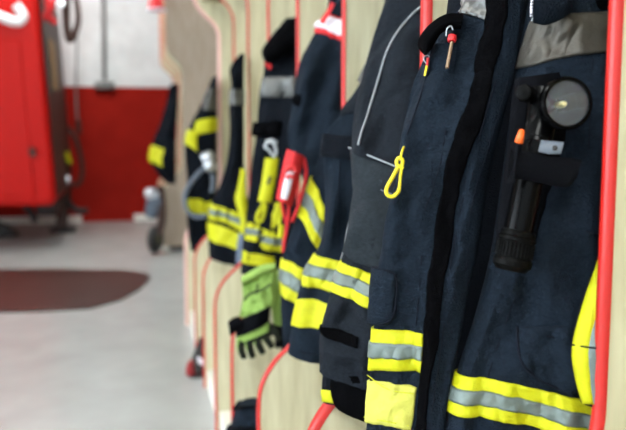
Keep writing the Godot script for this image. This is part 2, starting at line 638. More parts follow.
# ---------------------------------------------------------------- lockers
const UP_X := 0.5916
const LOW_X := 0.3362
var front_line := [Vector2(0.3362, 0.0), Vector2(0.3362, 0.3), Vector2(0.3362, 0.56), Vector2(0.345, 0.645), Vector2(0.38, 0.71), Vector2(0.435, 0.765), Vector2(0.505, 0.835), Vector2(0.562, 0.91), Vector2(0.588, 0.995), Vector2(0.5916, 1.1), Vector2(0.5916, 1.5), Vector2(0.5916, 1.9), Vector2(0.5916, 2.0), Vector2(0.588, 2.06), Vector2(0.5606, 2.117), Vector2(0.505, 2.17), Vector2(0.455, 2.224), Vector2(0.43, 2.27), Vector2(0.42, 2.34), Vector2(0.42, 2.6), Vector2(0.42, 3.2)]

func front_x(y: float) -> float:
	for i in front_line.size() - 1:
		if y <= front_line[i + 1].y:
			return lerpf(front_line[i].x, front_line[i + 1].x, (y - front_line[i].y) / (front_line[i + 1].y - front_line[i].y))
	return front_line[-1].x

func fine_line() -> Array:
	var out := []
	for i in front_line.size() - 1:
		var a: Vector2 = front_line[i]
		var b: Vector2 = front_line[i + 1]
		var p0: Vector2 = front_line[maxi(i - 1, 0)]
		var p3: Vector2 = front_line[mini(i + 2, front_line.size() - 1)]
		var n := 4 if a.distance_to(b) < 0.15 else 1
		for k in n:
			out.append(a.cubic_interpolate_in_time(b, p0, p3, float(k) / n, b.distance_to(a), -a.distance_to(p0), b.distance_to(a) + p3.distance_to(b)) if n > 1 else a)
	out.append(front_line[-1])
	return out

func partition(parent: Node3D, z: float, t: float, shift: float, board: Material, band: Material, y0 := 0.0, lift := 0.0) -> void:
	var line := []
	for q in fine_line():
		line.append(Vector2(q.x + shift, maxf(q.y + (lift if q.y > 0.5 and q.y < 1.2 else 0.0), y0)))
	var poly := PackedVector2Array(line)
	poly.append(Vector2(1.13, 3.2))
	poly.append(Vector2(1.13, y0))
	var p := put("partition", prism(poly, -z - t / 2, -z + t / 2), board, parent)
	var rings := []
	for i in line.size():
		var d: Vector2 = (line[mini(i + 1, line.size() - 1)] - line[maxi(i - 1, 0)]).normalized()
		var n := Vector3(-d.y, d.x, 0)
		var ring := []
		for k in 13:
			var a := PI * k / 12.0
			ring.append(Vector3(line[i].x, line[i].y, -z) + n * (sin(a) * minf(t * 0.55, 0.02) - 0.003) + Vector3(0, 0, cos(a) * (t / 2 + 0.0015)))
		rings.append(ring)
	put("edge_band", grid(rings, false, Vector3(-1, 0, 0.2)), band, p)

func shelf_board(parent: Node3D, z_near: float, z_far: float) -> void:
	put("hat_shelf", block(Vector3(0.47, 2.26, -z_far), Vector3(1.13, 2.28, -z_near), 0.002), M.board, parent)
	put("back_panel", block(Vector3(1.12, 0.1, -z_far), Vector3(1.135, 3.2, -z_near)), M.board, parent)
	put("plinth", block(Vector3(0.35, 0.0, -z_far), Vector3(1.12, 0.1, -z_near), 0.003), M.plinth_white, parent)

func hook(parent: Node3D, z: float) -> void:
	put("coat_hook", sweep([Vector3(1.12, 1.86, -z), Vector3(1.02, 1.86, -z), Vector3(0.97, 1.84, -z), Vector3(0.955, 1.88, -z), Vector3(0.95, 1.92, -z)], 0.006, 8), M.steel, parent)

var pz := [0.881, 1.5265, 2.183, 2.828, 3.468, 4.10, 4.70, 5.50]

func lockers() -> void:
	var near := thing("locker", "nearest cream plywood locker, its red edged side board cut by the photo's right edge", "locker", Vector3(0.75, 0, -0.6), "red edged open lockers")
	partition(near, pz[0], 0.021, 0.0, M.board, M.edge_red)
	partition(near, 0.25, 0.021, 0.0, M.board, M.edge_red)
	shelf_board(near, 0.26, pz[0] - 0.011)
	shelf_board(near, pz[0] + 0.011, pz[1] - 0.02)
	hook(near, 1.2)
	var row := thing("locker", "long row of cream open lockers with red S-curved board edges and hanging fire jackets", "locker", Vector3(0.75, 0, -3.5), "red edged open lockers")
	for i in range(1, 8):
		partition(row, pz[i], 0.033 if i == 1 else 0.075 if i == 7 else 0.0185, 0.0, M.board, M.edge_pink if i == 7 else M.edge_red, 0.0, 0.1 if i == 1 else 0.0)
		if i < 7:
			shelf_board(row, pz[i] + 0.012, pz[i + 1] - 0.012)
			hook(row, (pz[i] + pz[i + 1]) / 2)
	var fz := 8.9
	var far := thing("locker", "far locker block with plain beige end board standing before the red back wall", "locker", Vector3(0.75, 0, -10.3), "red edged open lockers")
	partition(far, fz, 0.03, -0.05, M.end_board, M.end_board, 0.06)
	for z in [9.6, 10.3, 11.0]:
		partition(far, z, 0.02, -0.05, M.board, M.edge_red, 0.06)
	put("back_panel", block(Vector3(1.12, 0.1, -11.0), Vector3(1.135, 3.2, -fz)), M.board, far)
	put("hat_shelf", block(Vector3(0.5, 2.26, -11.0), Vector3(1.13, 2.28, -fz), 0.002), M.board, far)
	put("plinth", block(Vector3(0.36, 0, -11.0), Vector3(1.12, 0.07, -fz - 0.03)), M.rubber, far)

# ---------------------------------------------------------------- jackets
func jacket(called: String, label: String, where: Vector3) -> Node3D:
	return thing(called, label, "jacket", where, "firefighter jackets in the lockers")

func front_jacket() -> void:
	var j := jacket("fire_jacket", "open navy fire jacket nearest the camera with a black torch in its chest holder", at(490, 500, 1.2))
	# hidden mass of the coat behind its two fronts
	var body := cloth([[470, -90, 1.36, 600, -90, 1.3, 0.05, 0.08], [448, 0, 1.38, 625, 0, 1.32, 0.06, 0.1], [440, 120, 1.36, 640, 120, 1.3, 0.07, 0.1], [420, 260, 1.32, 640, 260, 1.28, 0.07, 0.1], [395, 480, 1.28, 640, 500, 1.24, 0.07, 0.1]])
	put("coat_body", body.mesh(36, 30), M.navy_dark, j)
	var a := cloth([
		[474, -70, 1.24, 535, -70, 1.15, 0.02, 0.03], [468, -30, 1.24, 527, -30, 1.15, 0.022, 0.03], [462, 4, 1.235, 521, 4, 1.145, 0.024, 0.03], [436, 38, 1.23, 518, 38, 1.14, 0.026, 0.03],
		[414, 82, 1.22, 513, 78, 1.135, 0.03, 0.04], [404, 128, 1.21, 501, 124, 1.13, 0.034, 0.04], [400, 178, 1.2, 487, 176, 1.125, 0.036, 0.04], [385, 240, 1.19, 479, 238, 1.12, 0.034, 0.04],
		[381, 290, 1.185, 468, 290, 1.115, 0.032, 0.04], [376, 340, 1.18, 459, 342, 1.11, 0.03, 0.04], [371, 390, 1.175, 448, 396, 1.105, 0.03, 0.04], [367, 440, 1.17, 442, 450, 1.1, 0.03, 0.04], [363, 485, 1.17, 438, 500, 1.1, 0.028, 0.04]], 0.008)
	a.fold(408, 130, 396, 240, 0.02, 0.012)
	a.fold(425, 110, 418, 250, 0.016, -0.012)
	a.fold(440, 150, 405, 250, 0.013, 0.012)
	a.fold(452, 90, 425, 200, 0.012, -0.008)
	a.fold(432, 60, 426, 130, 0.012, 0.01)
	a.fold(402, 200, 430, 170, 0.01, 0.008)
	a.fold(478, 120, 462, 220, 0.008, -0.006)
	a.fold(465, 190, 458, 290, 0.01, 0.008)
	a.fold(420, 270, 410, 330, 0.012, -0.008)
	a.fold(380, 376, 415, 380, 0.012, -0.008)
	a.fold(448, 300, 438, 420, 0.01, -0.008)
	a.fold(424, 120, 404, 240, 0.02, 0.012)
	a.fold(445, 140, 420, 250, 0.02, -0.02)
	a.fold(466, 230, 452, 330, 0.016, 0.01)
	a.fold(415, 100, 408, 170, 0.012, 0.012)
	a.fold(448, 40, 440, 110, 0.012, 0.01)
	a.fold(466, 40, 452, 110, 0.01, -0.01)
	a.fold(392, 215, 388, 262, 0.012, -0.01)
	a.fold(410, 215, 402, 262, 0.014, 0.012)
	a.fold(490, 60, 474, 150, 0.008, 0.007)
	a.fold(470, 222, 484, 228, 0.006, -0.005)
	a.fold(463, 300, 455, 380, 0.009, 0.008)
	var fa := put("coat_front", a.mesh(100, 140), M.navy, j)
	put("chest_band", a.piece(v2([463, -30, 478, -30, 491, -30]), v2([460, 13, 471, 16, 486, 21]), 0.004, 16, 14), M.silver_chest, fa)
	put("hook_tape", a.piece(v2([491, -40, 489, -10, 476, 70, 456, 140, 439, 205, 432, 270, 428, 320, 412, 430, 406, 470]), v2([515, -40, 512, -10, 496, 70, 477, 140, 456, 205, 448, 270, 440, 330, 424, 430, 418, 470]), 0.005, 120, 8), M.black_pile, fa)
	put("sleeve_pocket", a.piece(v2([376, 268, 389, 268, 402, 272]), v2([373, 316, 386, 324, 398, 318]), 0.011, 10, 8), M.navy, fa)
	put("seam", a.cord(v2([376, 268, 389, 268, 402, 272, 402, 295, 398, 318, 386, 324]), 0.0014, 0.011), M.seam, fa)
	stripe(a, [370, 327, 385, 328, 405, 331, 424, 334], [368, 370, 384, 371, 402, 373, 420, 375], fa)
	put("yellow_patch", a.piece(v2([366, 381, 380, 383, 397, 387, 412, 391]), v2([360, 422, 376, 426, 392, 430, 406, 434]), 0.004, 24, 16), M.hi_vis_pale, fa)
	for l in [[366, 388, 388, 391, 410, 397], [363, 418, 384, 423, 404, 429]]: put("stitching", a.cord(v2(l), 0.0008, 0.005), M.hi_vis, fa)
	seams(a, [[[498, 80, 480, 140, 461, 205, 452, 270, 444, 330, 428, 430], 0.0009, 0.001], [[508, 80, 491, 140, 473, 205, 466, 270], 0.0008, 0.001], [[470, 222, 482, 226], 0.001, 0.001]], M.seam, fa)
	seams(a, [[[432, 62, 424, 95, 414, 130, 408, 160], 0.0012, 0.001], [[447, 130, 440, 170, 428, 210], 0.0008, 0.001], [[424, 255, 419, 300, 416, 325], 0.0009, 0.001]], M.seam, fa)
	# chest pocket: its open flap turned out, the pocket front below
	put("chest_pocket", slab(v2([433, 44, 431, 62, 428, 82, 424, 104]), v2([458, 42, 455, 62, 450, 84, 442, 108]), 1.185, 1.16, 0.008, 0.006), M.navy, j)
	put("seam", sweep([at(432, 46, 1.178), at(430, 62, 1.178), at(427, 82, 1.178), at(423, 104, 1.18)], 0.0016, 6), M.seam, j)
	put("pocket_flap", slab(v2([464, 13, 446, 14, 431, 23, 420, 36, 418, 47, 424, 55]), v2([461, 29, 450, 30, 442, 33, 436, 41, 432, 48, 427, 55]), 1.18, 1.165, 0.014, 0.012, 24, 8), M.black_pile, j)

	var b := cloth([
		[545, -80, 1.16, 640, -80, 1.12, 0.03, 0.05], [538, -40, 1.16, 645, -40, 1.115, 0.035, 0.05], [529, 0, 1.155, 648, 0, 1.11, 0.04, 0.05], [516, 68, 1.15, 648, 62, 1.105, 0.045, 0.05],
		[508, 130, 1.145, 648, 126, 1.1, 0.05, 0.05], [499, 195, 1.14, 648, 194, 1.095, 0.05, 0.05], [490, 255, 1.13, 648, 262, 1.09, 0.048, 0.05], [475, 315, 1.125, 648, 330, 1.09, 0.046, 0.05],
		[457, 372, 1.12, 648, 396, 1.085, 0.045, 0.05], [445, 425, 1.115, 648, 455, 1.08, 0.044, 0.05], [440, 480, 1.11, 648, 520, 1.075, 0.042, 0.05]], 0.009)
	b.fold(598, 130, 560, 215, 0.02, 0.014)
	b.fold(562, 205, 540, 320, 0.02, 0.014)
	b.fold(525, 215, 520, 320, 0.02, -0.012)
	b.fold(588, 65, 584, 175, 0.011, -0.012)
	b.fold(574, 240, 563, 330, 0.009, -0.012)
	b.fold(592, 200, 590, 270, 0.014, 0.01)
	b.fold(505, 290, 480, 380, 0.012, -0.006)
	b.fold(528, 24, 540, 60, 0.008, -0.008)
	b.fold(553, 22, 551, 60, 0.005, -0.008)
	b.fold(540, 340, 580, 385, 0.012, 0.009)
	b.fold(603, 120, 556, 250, 0.04, 0.02)
	b.fold(560, 240, 530, 330, 0.03, 0.02)
	b.fold(600, 240, 585, 330, 0.03, -0.02)
	b.fold(515, 270, 470, 350, 0.02, 0.012)
	b.fold(545, 250, 530, 330, 0.014, -0.012)
	b.fold(570, 290, 556, 345, 0.02, 0.013)
	b.fold(600, 70, 596, 130, 0.01, 0.012)
	b.fold(575, 70, 574, 130, 0.01, 0.008)
	b.fold(480, 300, 462, 370, 0.016, -0.01)
	var fb := put("coat_front", b.mesh(100, 140), M.navy, j)
	put("chest_band", b.piece(v2([531, 23, 545, 20, 562, 17, 585, 14, 622, 10]), v2([517, 69, 535, 66, 553, 61, 580, 56, 622, 50]), 0.004, 40, 14), M.silver_shaded, fb)
	stripe(b, [451, 374, 480, 379, 510, 385, 545, 394, 580, 402, 625, 412], [444, 412, 476, 418, 508, 426, 543, 435, 580, 445, 625, 456], fb, "hem_stripe", 30)
	put("pocket", b.piece(v2([520, 331, 522, 358, 536, 378, 572, 397]), v2([565, 325, 570, 345, 575, 362, 580, 385]), 0.009, 20, 10), M.navy, fb)
	seams(b, [[[515, 300, 500, 345, 488, 381], 0.001, 0.001], [[519, 330, 521, 358, 535, 379, 573, 398], 0.0022, 0.008], [[592, 60, 590, 110, 588, 150], 0.0009, 0.001], [[584, 229, 592, 231, 602, 231], 0.0016, 0.001], [[522, 335, 556, 338, 586, 345], 0.0014, 0.009]], M.seam, fb)
	put("front_piping", b.cord(v2([534, 18, 527, 40, 517, 69]), 0.0015, 0.002), M.piping, fb)
	put("zip", join([b.cord(v2([537, -20, 533, 0, 532, 17]), 0.0022, 0.001)]), M.white_cloth, fb)
	var zips := []
	for k in 7:
		zips.append(b.cord(v2([530.5, -3.0 + k * 3.0, 536.5, -2.6 + k * 3.0]), 0.0007, 0.003))
	put("zip_tooth", join(zips), M.seam, fb)
	# collar turned down above the chest band
	put("collar", slab(v2([535, -30, 548, -34, 562, -36, 574, -38]), v2([533, 23, 546, 25, 560, 20, 572, 12]), 1.075, 1.07, 0.022, 0.022, 24, 8), M.navy, j)
	put("collar_lining", slab(v2([562, -20, 590, -25, 640, -26]), v2([560, 20, 588, 15, 640, 11]), 1.1, 1.1, 0.014, 0.0, 16, 6), M.black_pile, j)
	# the sleeve on the right, its stripe half hidden by the locker edge
	var s := cloth([[618, 170, 1.055, 668, 170, 1.095, 0.015, 0.03], [609, 225, 1.050, 668, 225, 1.095, 0.02, 0.03], [599, 262, 1.045, 668, 265, 1.085, 0.024, 0.03], [585, 302, 1.040, 668, 305, 1.085, 0.026, 0.03], [574, 346, 1.035, 668, 352, 1.080, 0.028, 0.03], [577, 378, 1.035, 668, 385, 1.075, 0.028, 0.03], [583, 404, 1.035, 668, 410, 1.075, 0.026, 0.03]], 0.003)
	var sl := put("sleeve", s.mesh(30, 40), M.navy_dark, j)
	put("reflective_stripe", s.piece(v2([600, 258, 585, 302, 574, 346, 577, 378, 584, 403]), v2([613, 258, 599, 302, 588, 346, 590, 378, 594, 404]), 0.003, 24, 4), M.hi_vis, sl)
	put("silver_band", s.piece(v2([613, 258, 599, 302, 588, 346, 590, 378, 594, 404]), v2([630, 258, 618, 302, 610, 346, 610, 378, 612, 404]), 0.003, 24, 4), M.silver, sl)
	put("seam", s.cord(v2([574, 345, 590, 347, 606, 348]), 0.0012, 0.004), M.seam, sl)
	# the torch holder: a backing flap and a strap, parts of the coat
	put("torch_holder", slab(v2([515, 78, 511, 110, 507, 150, 500, 200, 494, 252]), v2([560, 72, 566, 120, 562, 160, 548, 205, 533, 258]), 1.078, 1.07, 0.008, 0.006, 30, 8), M.black_web, j)
	torch()

func torch() -> void:
	var d := 1.02
	var top := at(537, 146, d + 0.012)
	var bottom := at(511.5, 267, d + 0.014)
	var t := thing("torch", "black right-angle torch with round clear lens held on the nearest jacket", "torch", bottom)
	var up := (top - bottom)
	var l := up.length()
	var ax := up / l
	var r := 0.0228
	put("barrel", lathe(bottom, ax, [Vector2(0.0, 0.012), Vector2(r * 0.94, 0.012), Vector2(r * 0.94, l * 0.2), Vector2(r * 0.9, l * 0.22), Vector2(r * 0.92, l + 0.012), Vector2(0, l + 0.014)], 40), M.torch_black, t)
	put("end_cap", lathe(bottom, ax, [Vector2(0, -0.006), Vector2(r * 0.85, -0.005), Vector2(r * 1.12, 0.002), Vector2(r * 1.14, 0.008), Vector2(r * 1.1, 0.012), Vector2(r * 1.02, 0.013), Vector2(r * 1.02, 0.034), Vector2(r * 1.1, 0.036), Vector2(r * 1.1, 0.04), Vector2(r * 1.0, 0.042), Vector2(r * 1.0, 0.047), Vector2(r * 0.9, 0.05)], 40), M.torch_rubber, t)
	var ribs := []
	var sx := ax.cross(Vector3(0, 0, 1)).normalized()
	var sy := ax.cross(sx)
	for k in 30:
		var a := TAU * k / 30
		var o := (sx * cos(a) + sy * sin(a)) * r * 1.04
		ribs.append(sweep([bottom + ax * 0.014 + o, bottom + ax * 0.033 + o], 0.0014, 5))
	put("grip_ribs", join(ribs), M.torch_rubber, t)
	# neck and head
	var hc := at(568, 103, d - 0.028)
	var aim := (EYE - hc).normalized() + view * Vector3(0.42, 0.1, 0)
	aim = aim.normalized()
	var back := hc - aim * 0.052
	put("neck", sweep([top + ax * 0.002, at(541, 125, d + 0.016), at(542, 104, d + 0.018), at(543, 90, d + 0.02)], r * 0.98, 24, 14, r * 0.86), M.torch_black, t)
	put("head", lathe(back, aim, [Vector2(0, -0.012), Vector2(0.016, -0.011), Vector2(0.022, -0.002), Vector2(0.024, 0.015), Vector2(0.0325, 0.034), Vector2(0.0345, 0.04), Vector2(0.0345, 0.05), Vector2(0.033, 0.053), Vector2(0.0295, 0.053), Vector2(0.029, 0.047)], 48), M.torch_black, t)
	put("reflector", lathe(back, aim, [Vector2(0.029, 0.048), Vector2(0.022, 0.034), Vector2(0.012, 0.022), Vector2(0.006, 0.018), Vector2(0.0, 0.018)], 48), M.reflector, t)
	var bulb := put("bulb", lathe(back, aim, [Vector2(0.0, 0.017), Vector2(0.0042, 0.018), Vector2(0.0046, 0.036), Vector2(0.003, 0.043), Vector2(0, 0.0445)], 16), M.filament, t)  # enlarged and pale, to paint the bright streak seen in the lens
	bulb.set_meta("label", "small pale bulb behind the lens")
	put("lens", lathe(back, aim, [Vector2(0.0293, 0.0495), Vector2(0.015, 0.051), Vector2(0, 0.0515)], 40), M.lens_glass, t)
	var kn := at(524, 93, d - 0.004)
	put("switch_knob", lathe(kn, (EYE - kn).normalized() + view * Vector3(-0.35, 0.1, 0), [Vector2(0.011, -0.018), Vector2(0.0115, 0.0), Vector2(0.0105, 0.004), Vector2(0.008, 0.005), Vector2(0, 0.0055)], 24), M.torch_rubber, t)
	put("orange_button", sweep([at(519, 142, d - 0.008), at(520.5, 136, d - 0.012), at(522, 131, d - 0.008)], 0.0058, 12, 8, 0.004), M.orange, t)
	put("metal_clip", slab(v2([541, 140, 552, 141, 564, 142]), v2([538, 152, 550, 154, 561, 154]), d - 0.018, d - 0.018, 0.004, 0.003, 10, 4), M.clip_grey, t)
	put("clip_hole", lathe(at(555, 148, d - 0.0235), EYE - at(555, 148, d), [Vector2(0.0, 0.001), Vector2(0.0036, 0.0), Vector2(0.0036, -0.004)], 14), M.rubber, t)
	var s := thing("holder_strap", "black webbing strap looped across the torch on the nearest jacket", "strap", at(540, 185, d))
	put("loop_band", slab(v2([511, 148, 522, 150, 548, 156, 570, 158, 582, 160]), v2([507, 180, 519, 179, 545, 184, 567, 187, 577, 178]), d - 0.018, d - 0.016, 0.005, 0.006, 26, 6), M.black_web, s)
	put("loop_keeper", slab(v2([511, 142, 507, 165, 505, 184]), v2([520, 145, 517, 166, 515, 182]), d - 0.012, d - 0.026, 0.005, 0.002, 12, 4), M.black_web, s)

func pens() -> void:
	var t := thing("pen", "red capped pencil with brown shaft standing in the open chest pocket", "pen", at(447, 90, 1.17))
	put("shaft", sweep([at(452.5, 39, 1.155), at(447, 68, 1.15)], 0.0026, 10), M.pen_wood, t)
	put("cap", lathe(at(451.6, 42, 1.154), at(452.6, 34, 1.156) - at(451.6, 42, 1.154), [Vector2(0, 0), Vector2(0.0062, 0.001), Vector2(0.0072, 0.005), Vector2(0.006, 0.0105), Vector2(0, 0.0125)], 16), M.red_plastic, t)
	put("wire_ring", sweep([at(446, 36, 1.15), at(447, 29, 1.15), at(451, 26, 1.15), at(453, 30, 1.15)], 0.0011, 8, 14), M.steel, t)
	var k := thing("key_fob", "small red and yellow fob hanging from the pocket flap of the nearest jacket", "fob", at(425, 80, 1.19))
	put("ring", sweep([at(427, 64, 1.185), at(424, 60, 1.185), at(425, 56, 1.185), at(429, 56, 1.185), at(430, 61, 1.185)], 0.0009, 8, 18), M.steel, k)
	put("red_bead", sweep([at(428.5, 58, 1.185), at(427.5, 66, 1.185)], 0.0028, 10), M.red_plastic, k)
	put("yellow_bead", sweep([at(427.4, 66, 1.185), at(425, 76, 1.185)], 0.003, 10, 0, 0.0022), M.yellow_plastic, k)

func second_jacket() -> void:
	var j := jacket("fire_jacket", "charcoal fire jacket with grey piping and elbow patch beside the nearest jacket", at(370, 470, 1.9))
	var body := cloth([[395, -40, 2.12, 470, -40, 2.06, 0.05, 0.08], [378, 30, 2.12, 470, 30, 2.05, 0.06, 0.08], [362, 84, 2.1, 465, 90, 2.04, 0.06, 0.08], [341, 114, 2.08, 455, 120, 2.02, 0.06, 0.08], [325, 140, 2.07, 450, 150, 2.0, 0.06, 0.08], [325, 200, 2.06, 440, 205, 2.0, 0.06, 0.08], [321, 240, 2.04, 430, 250, 2.0, 0.06, 0.08], [305, 272, 2.02, 420, 290, 2.0, 0.06, 0.08], [295, 306, 2.0, 410, 330, 1.98, 0.06, 0.08], [288, 352, 2.0, 400, 372, 1.98, 0.05, 0.07]], 0.007)
	body.fold(348, 165, 345, 270, 0.02, -0.02)
	body.fold(333, 165, 330, 250, 0.018, 0.014)
	body.fold(320, 262, 312, 350, 0.015, -0.01)
	body.fold(338, 170, 324, 250, 0.02, 0.016)
	body.fold(350, 200, 332, 250, 0.016, -0.014)
	var bm := put("coat_body", body.mesh(48, 70), M.navy, j)
	stripe(body, [309, 254, 322, 257, 336, 261, 350, 266], [303, 286, 316, 289, 330, 292, 344, 296], bm)
	put("yellow_patch", body.piece(v2([298, 299, 311, 300, 326, 304, 340, 308]), v2([292, 325, 305, 327, 320, 329, 334, 333]), 0.003, 12, 4), M.hi_vis, bm)
	put("belt_flap", body.piece(v2([321, 134, 334, 136, 356, 138]), v2([320, 156, 333, 158, 356, 160]), 0.01, 12, 5), M.navy_dark, bm)
	put("belt_flap", body.piece(v2([352, 88, 360, 84, 368, 80]), v2([342, 116, 352, 113, 362, 112]), 0.008, 8, 5), M.charcoal, bm)
	seams(body, [[[322, 138, 336, 140, 356, 142], 0.0015, 0.01], [[322, 152, 336, 154, 356, 156], 0.0015, 0.01], [[341, 160, 340, 200, 338, 250], 0.0016, 0.001], [[289, 348, 302, 351, 318, 354], 0.0016, 0.001]], M.seam, bm)
	put("chest_band", slab(v2([371, 58, 364, 66, 357, 80]), v2([376, 72, 370, 78, 362, 86]), 2.08, 2.06, 0.01), M.silver_chest, j)
	var s := cloth([[398, -50, 1.86, 462, -50, 1.8, 0.05, 0.06], [386, 0, 1.86, 462, 0, 1.8, 0.055, 0.06], [372, 42, 1.84, 462, 42, 1.78, 0.06, 0.06], [359, 90, 1.81, 455, 92, 1.75, 0.065, 0.06], [352, 138, 1.77, 445, 142, 1.71, 0.066, 0.06], [356, 190, 1.72, 432, 196, 1.66, 0.064, 0.06], [348, 240, 1.66, 422, 250, 1.6, 0.06, 0.056], [334, 285, 1.61, 412, 302, 1.55, 0.058, 0.055], [322, 330, 1.57, 400, 348, 1.52, 0.055, 0.052], [320, 370, 1.55, 392, 388, 1.5, 0.048, 0.048]], 0.009)
	s.fold(357, 195, 400, 205, 0.02, -0.014)
	s.fold(412, 40, 400, 130, 0.035, 0.03)
	s.fold(380, 120, 366, 190, 0.025, -0.02)
	s.fold(388, 200, 366, 262, 0.03, 0.025)
	s.fold(370, 110, 362, 180, 0.02, 0.012)
	s.fold(405, 60, 395, 150, 0.02, -0.016)
	s.fold(390, 165, 360, 250, 0.025, 0.014)
	s.fold(418, 20, 408, 110, 0.015, 0.012)
	s.fold(340, 310, 370, 320, 0.015, -0.008)
	s.fold(385, 60, 372, 130, 0.02, -0.012)
	s.fold(396, 30, 392, 90, 0.018, 0.012)
	s.fold(362, 205, 352, 250, 0.016, 0.012)
	s.fold(330, 345, 362, 360, 0.018, 0.01)
	var sm := put("sleeve", s.mesh(56, 90), M.charcoal, j)
	put("elbow_patch", s.piece(v2([352, 147, 354, 170, 357, 195, 350, 225, 345, 250]), v2([398, 168, 398, 190, 395, 215, 390, 245, 382, 272]), 0.004, 20, 8), M.elbow_grey, sm)
	stripe(s, [339, 262, 352, 268, 366, 275, 395, 284], [328, 290, 342, 297, 358, 304, 385, 312], sm)
	put("cuff_strap", s.piece(v2([324, 324, 334, 330, 346, 335, 358, 338]), v2([325, 335, 334, 341, 346, 346, 357, 349]), 0.004, 12, 4), M.black_pile, sm)
	put("sleeve_piping", s.cord(v2([430, 2, 422, 8, 415, 14, 407, 22, 400, 32, 393, 44, 386, 58, 380, 73, 375, 88, 371, 104, 367, 120, 364, 132, 361, 145]), 0.0024, 0.003), M.piping, sm)
	seams(s, [[[352, 147, 372, 158, 398, 168], 0.0018, 0.008], [[357, 195, 350, 225, 345, 250, 339, 262], 0.0015, 0.003], [[384, 190, 398, 196], 0.001, 0.005]], M.piping, sm)
	put("knit_cuff", cloth([[331, 368, 1.54, 392, 372, 1.51, 0.04, 0.04], [331, 390, 1.54, 388, 400, 1.51, 0.04, 0.04], [335, 403, 1.54, 382, 415, 1.51, 0.036, 0.036], [340, 408, 1.54, 376, 419, 1.51, 0.024, 0.024]], 0.006).mesh(32, 16), M.black_pile, sm)
	var under := cloth([[323, 372, 1.6, 345, 374, 1.58, 0.015, 0.015], [322, 388, 1.6, 344, 391, 1.58, 0.015, 0.015], [323, 402, 1.6, 340, 405, 1.58, 0.012, 0.012]], 0.002)
	var um := put("lining_tab", under.mesh(20, 10), M.navy_dark, j)
	put("reflective_stripe", under.piece(v2([321, 390, 330, 391, 342, 393]), v2([322, 402, 330, 403, 341, 405]), 0.003, 6, 3), M.hi_vis, um)
	# yellow snap hook hanging from the nearest jacket's seam
	var k := thing("snap_hook", "yellow snap hook dangling beside the charcoal sleeve", "snap hook", at(393, 200, 1.1))
	var d := 1.1
	put("hook_body", sweep([at(403, 169, d), at(399, 166, d), at(396, 171, d), at(391, 180, d), at(386.5, 189, d), at(387.5, 195, d), at(393, 196.5, d), at(398, 192, d), at(399.5, 188, d)], 0.0029, 10, 40), M.yellow_plastic, k)
	put("gate", sweep([at(399.5, 189, d), at(400.3, 178, d), at(401.5, 169, d)], 0.0024, 8), M.yellow_plastic, k)
	put("swivel_eye", sweep([at(398, 167, d), at(396.5, 162, d), at(399, 158, d), at(402.5, 160, d), at(402, 166, d)], 0.0028, 8, 24), M.yellow_plastic, k)
	put("cord", sweep([at(400, 160, d), at(402, 152, d), at(404, 147, d + 0.02)], 0.0018, 8), M.yellow_plastic, k)

func third_jacket() -> void:
	var j := jacket("fire_jacket", "navy fire jacket with a white red-bordered shoulder patch and slanted yellow sleeve stripe", at(320, 420, 2.6))
	var u := cloth([[336, -30, 2.66, 372, -30, 2.6, 0.03, 0.06], [328, 8, 2.66, 372, 8, 2.6, 0.035, 0.06], [317, 30, 2.64, 372, 30, 2.58, 0.045, 0.06], [301, 60, 2.62, 372, 62, 2.56, 0.055, 0.06], [294, 95, 2.6, 370, 98, 2.54, 0.06, 0.06], [288, 130, 2.58, 368, 134, 2.53, 0.06, 0.06], [290, 152, 2.57, 366, 158, 2.52, 0.055, 0.06], [300, 172, 2.58, 364, 176, 2.54, 0.05, 0.06], [310, 200, 2.6, 360, 205, 2.56, 0.04, 0.05]], 0.012)
	u.fold(322, 45, 300, 110, 0.03, 0.03)
	u.fold(345, 90, 330, 150, 0.03, -0.03)
	u.fold(330, 60, 305, 140, 0.03, -0.024)
	u.fold(316, 60, 299, 120, 0.022, 0.016)
	u.fold(340, 70, 322, 150, 0.022, 0.018)
	u.fold(305, 128, 340, 110, 0.02, -0.012)
	var um := put("coat_body", u.mesh(48, 70), M.navy, j)
	var pt := put("shoulder_patch", u.piece(v2([313, 28, 320, 20, 327, 14, 348, 20]), v2([314, 31, 323, 34, 332, 38, 348, 44]), 0.006, 20, 10), M.red_cloth, um)
	put("patch_field", u.piece(v2([317, 27, 322, 22, 328, 18, 348, 24]), v2([318, 28, 325, 30, 333, 34, 348, 40]), 0.016, 20, 10), M.white_cloth, pt)
	put("collar_tab", slab(v2([331, 2, 327, 10, 319, 22]), v2([335, 4, 330, 14, 324, 24]), 2.56, 2.55, 0.01), M.red_cloth, j)
	put("snap", lathe(at(298, 100, 2.53), EYE - at(298, 100, 2.53), [Vector2(0.02, -0.01), Vector2(0.02, 0.004), Vector2(0.016, 0.008), Vector2(0, 0.009)], 18), M.black_web, um)
	var s := cloth([[328, 110, 2.5, 362, 112, 2.46, 0.03, 0.05], [320, 150, 2.5, 360, 153, 2.45, 0.04, 0.05], [312, 177, 2.48, 356, 182, 2.44, 0.045, 0.05], [298, 210, 2.46, 350, 216, 2.42, 0.05, 0.05], [289, 238, 2.45, 346, 246, 2.4, 0.05, 0.05], [282, 262, 2.44, 342, 274, 2.4, 0.052, 0.05], [281, 300, 2.42, 338, 316, 2.38, 0.052, 0.05], [285, 347, 2.42, 334, 356, 2.38, 0.045, 0.05]], 0.008)
	s.fold(292, 240, 310, 262, 0.02, 0.012)
	s.fold(300, 250, 290, 262, 0.02, -0.01)
	var sm := put("sleeve", s.mesh(44, 70), M.navy, j)
	stripe(s, [312, 176, 316, 186, 320, 197, 329, 222], [296, 213, 302, 221, 308, 232, 318, 252], sm, "slanted_stripe")
	stripe(s, [281, 258, 290, 261, 300, 266, 314, 273], [282, 293, 289, 299, 298, 305, 310, 312], sm)

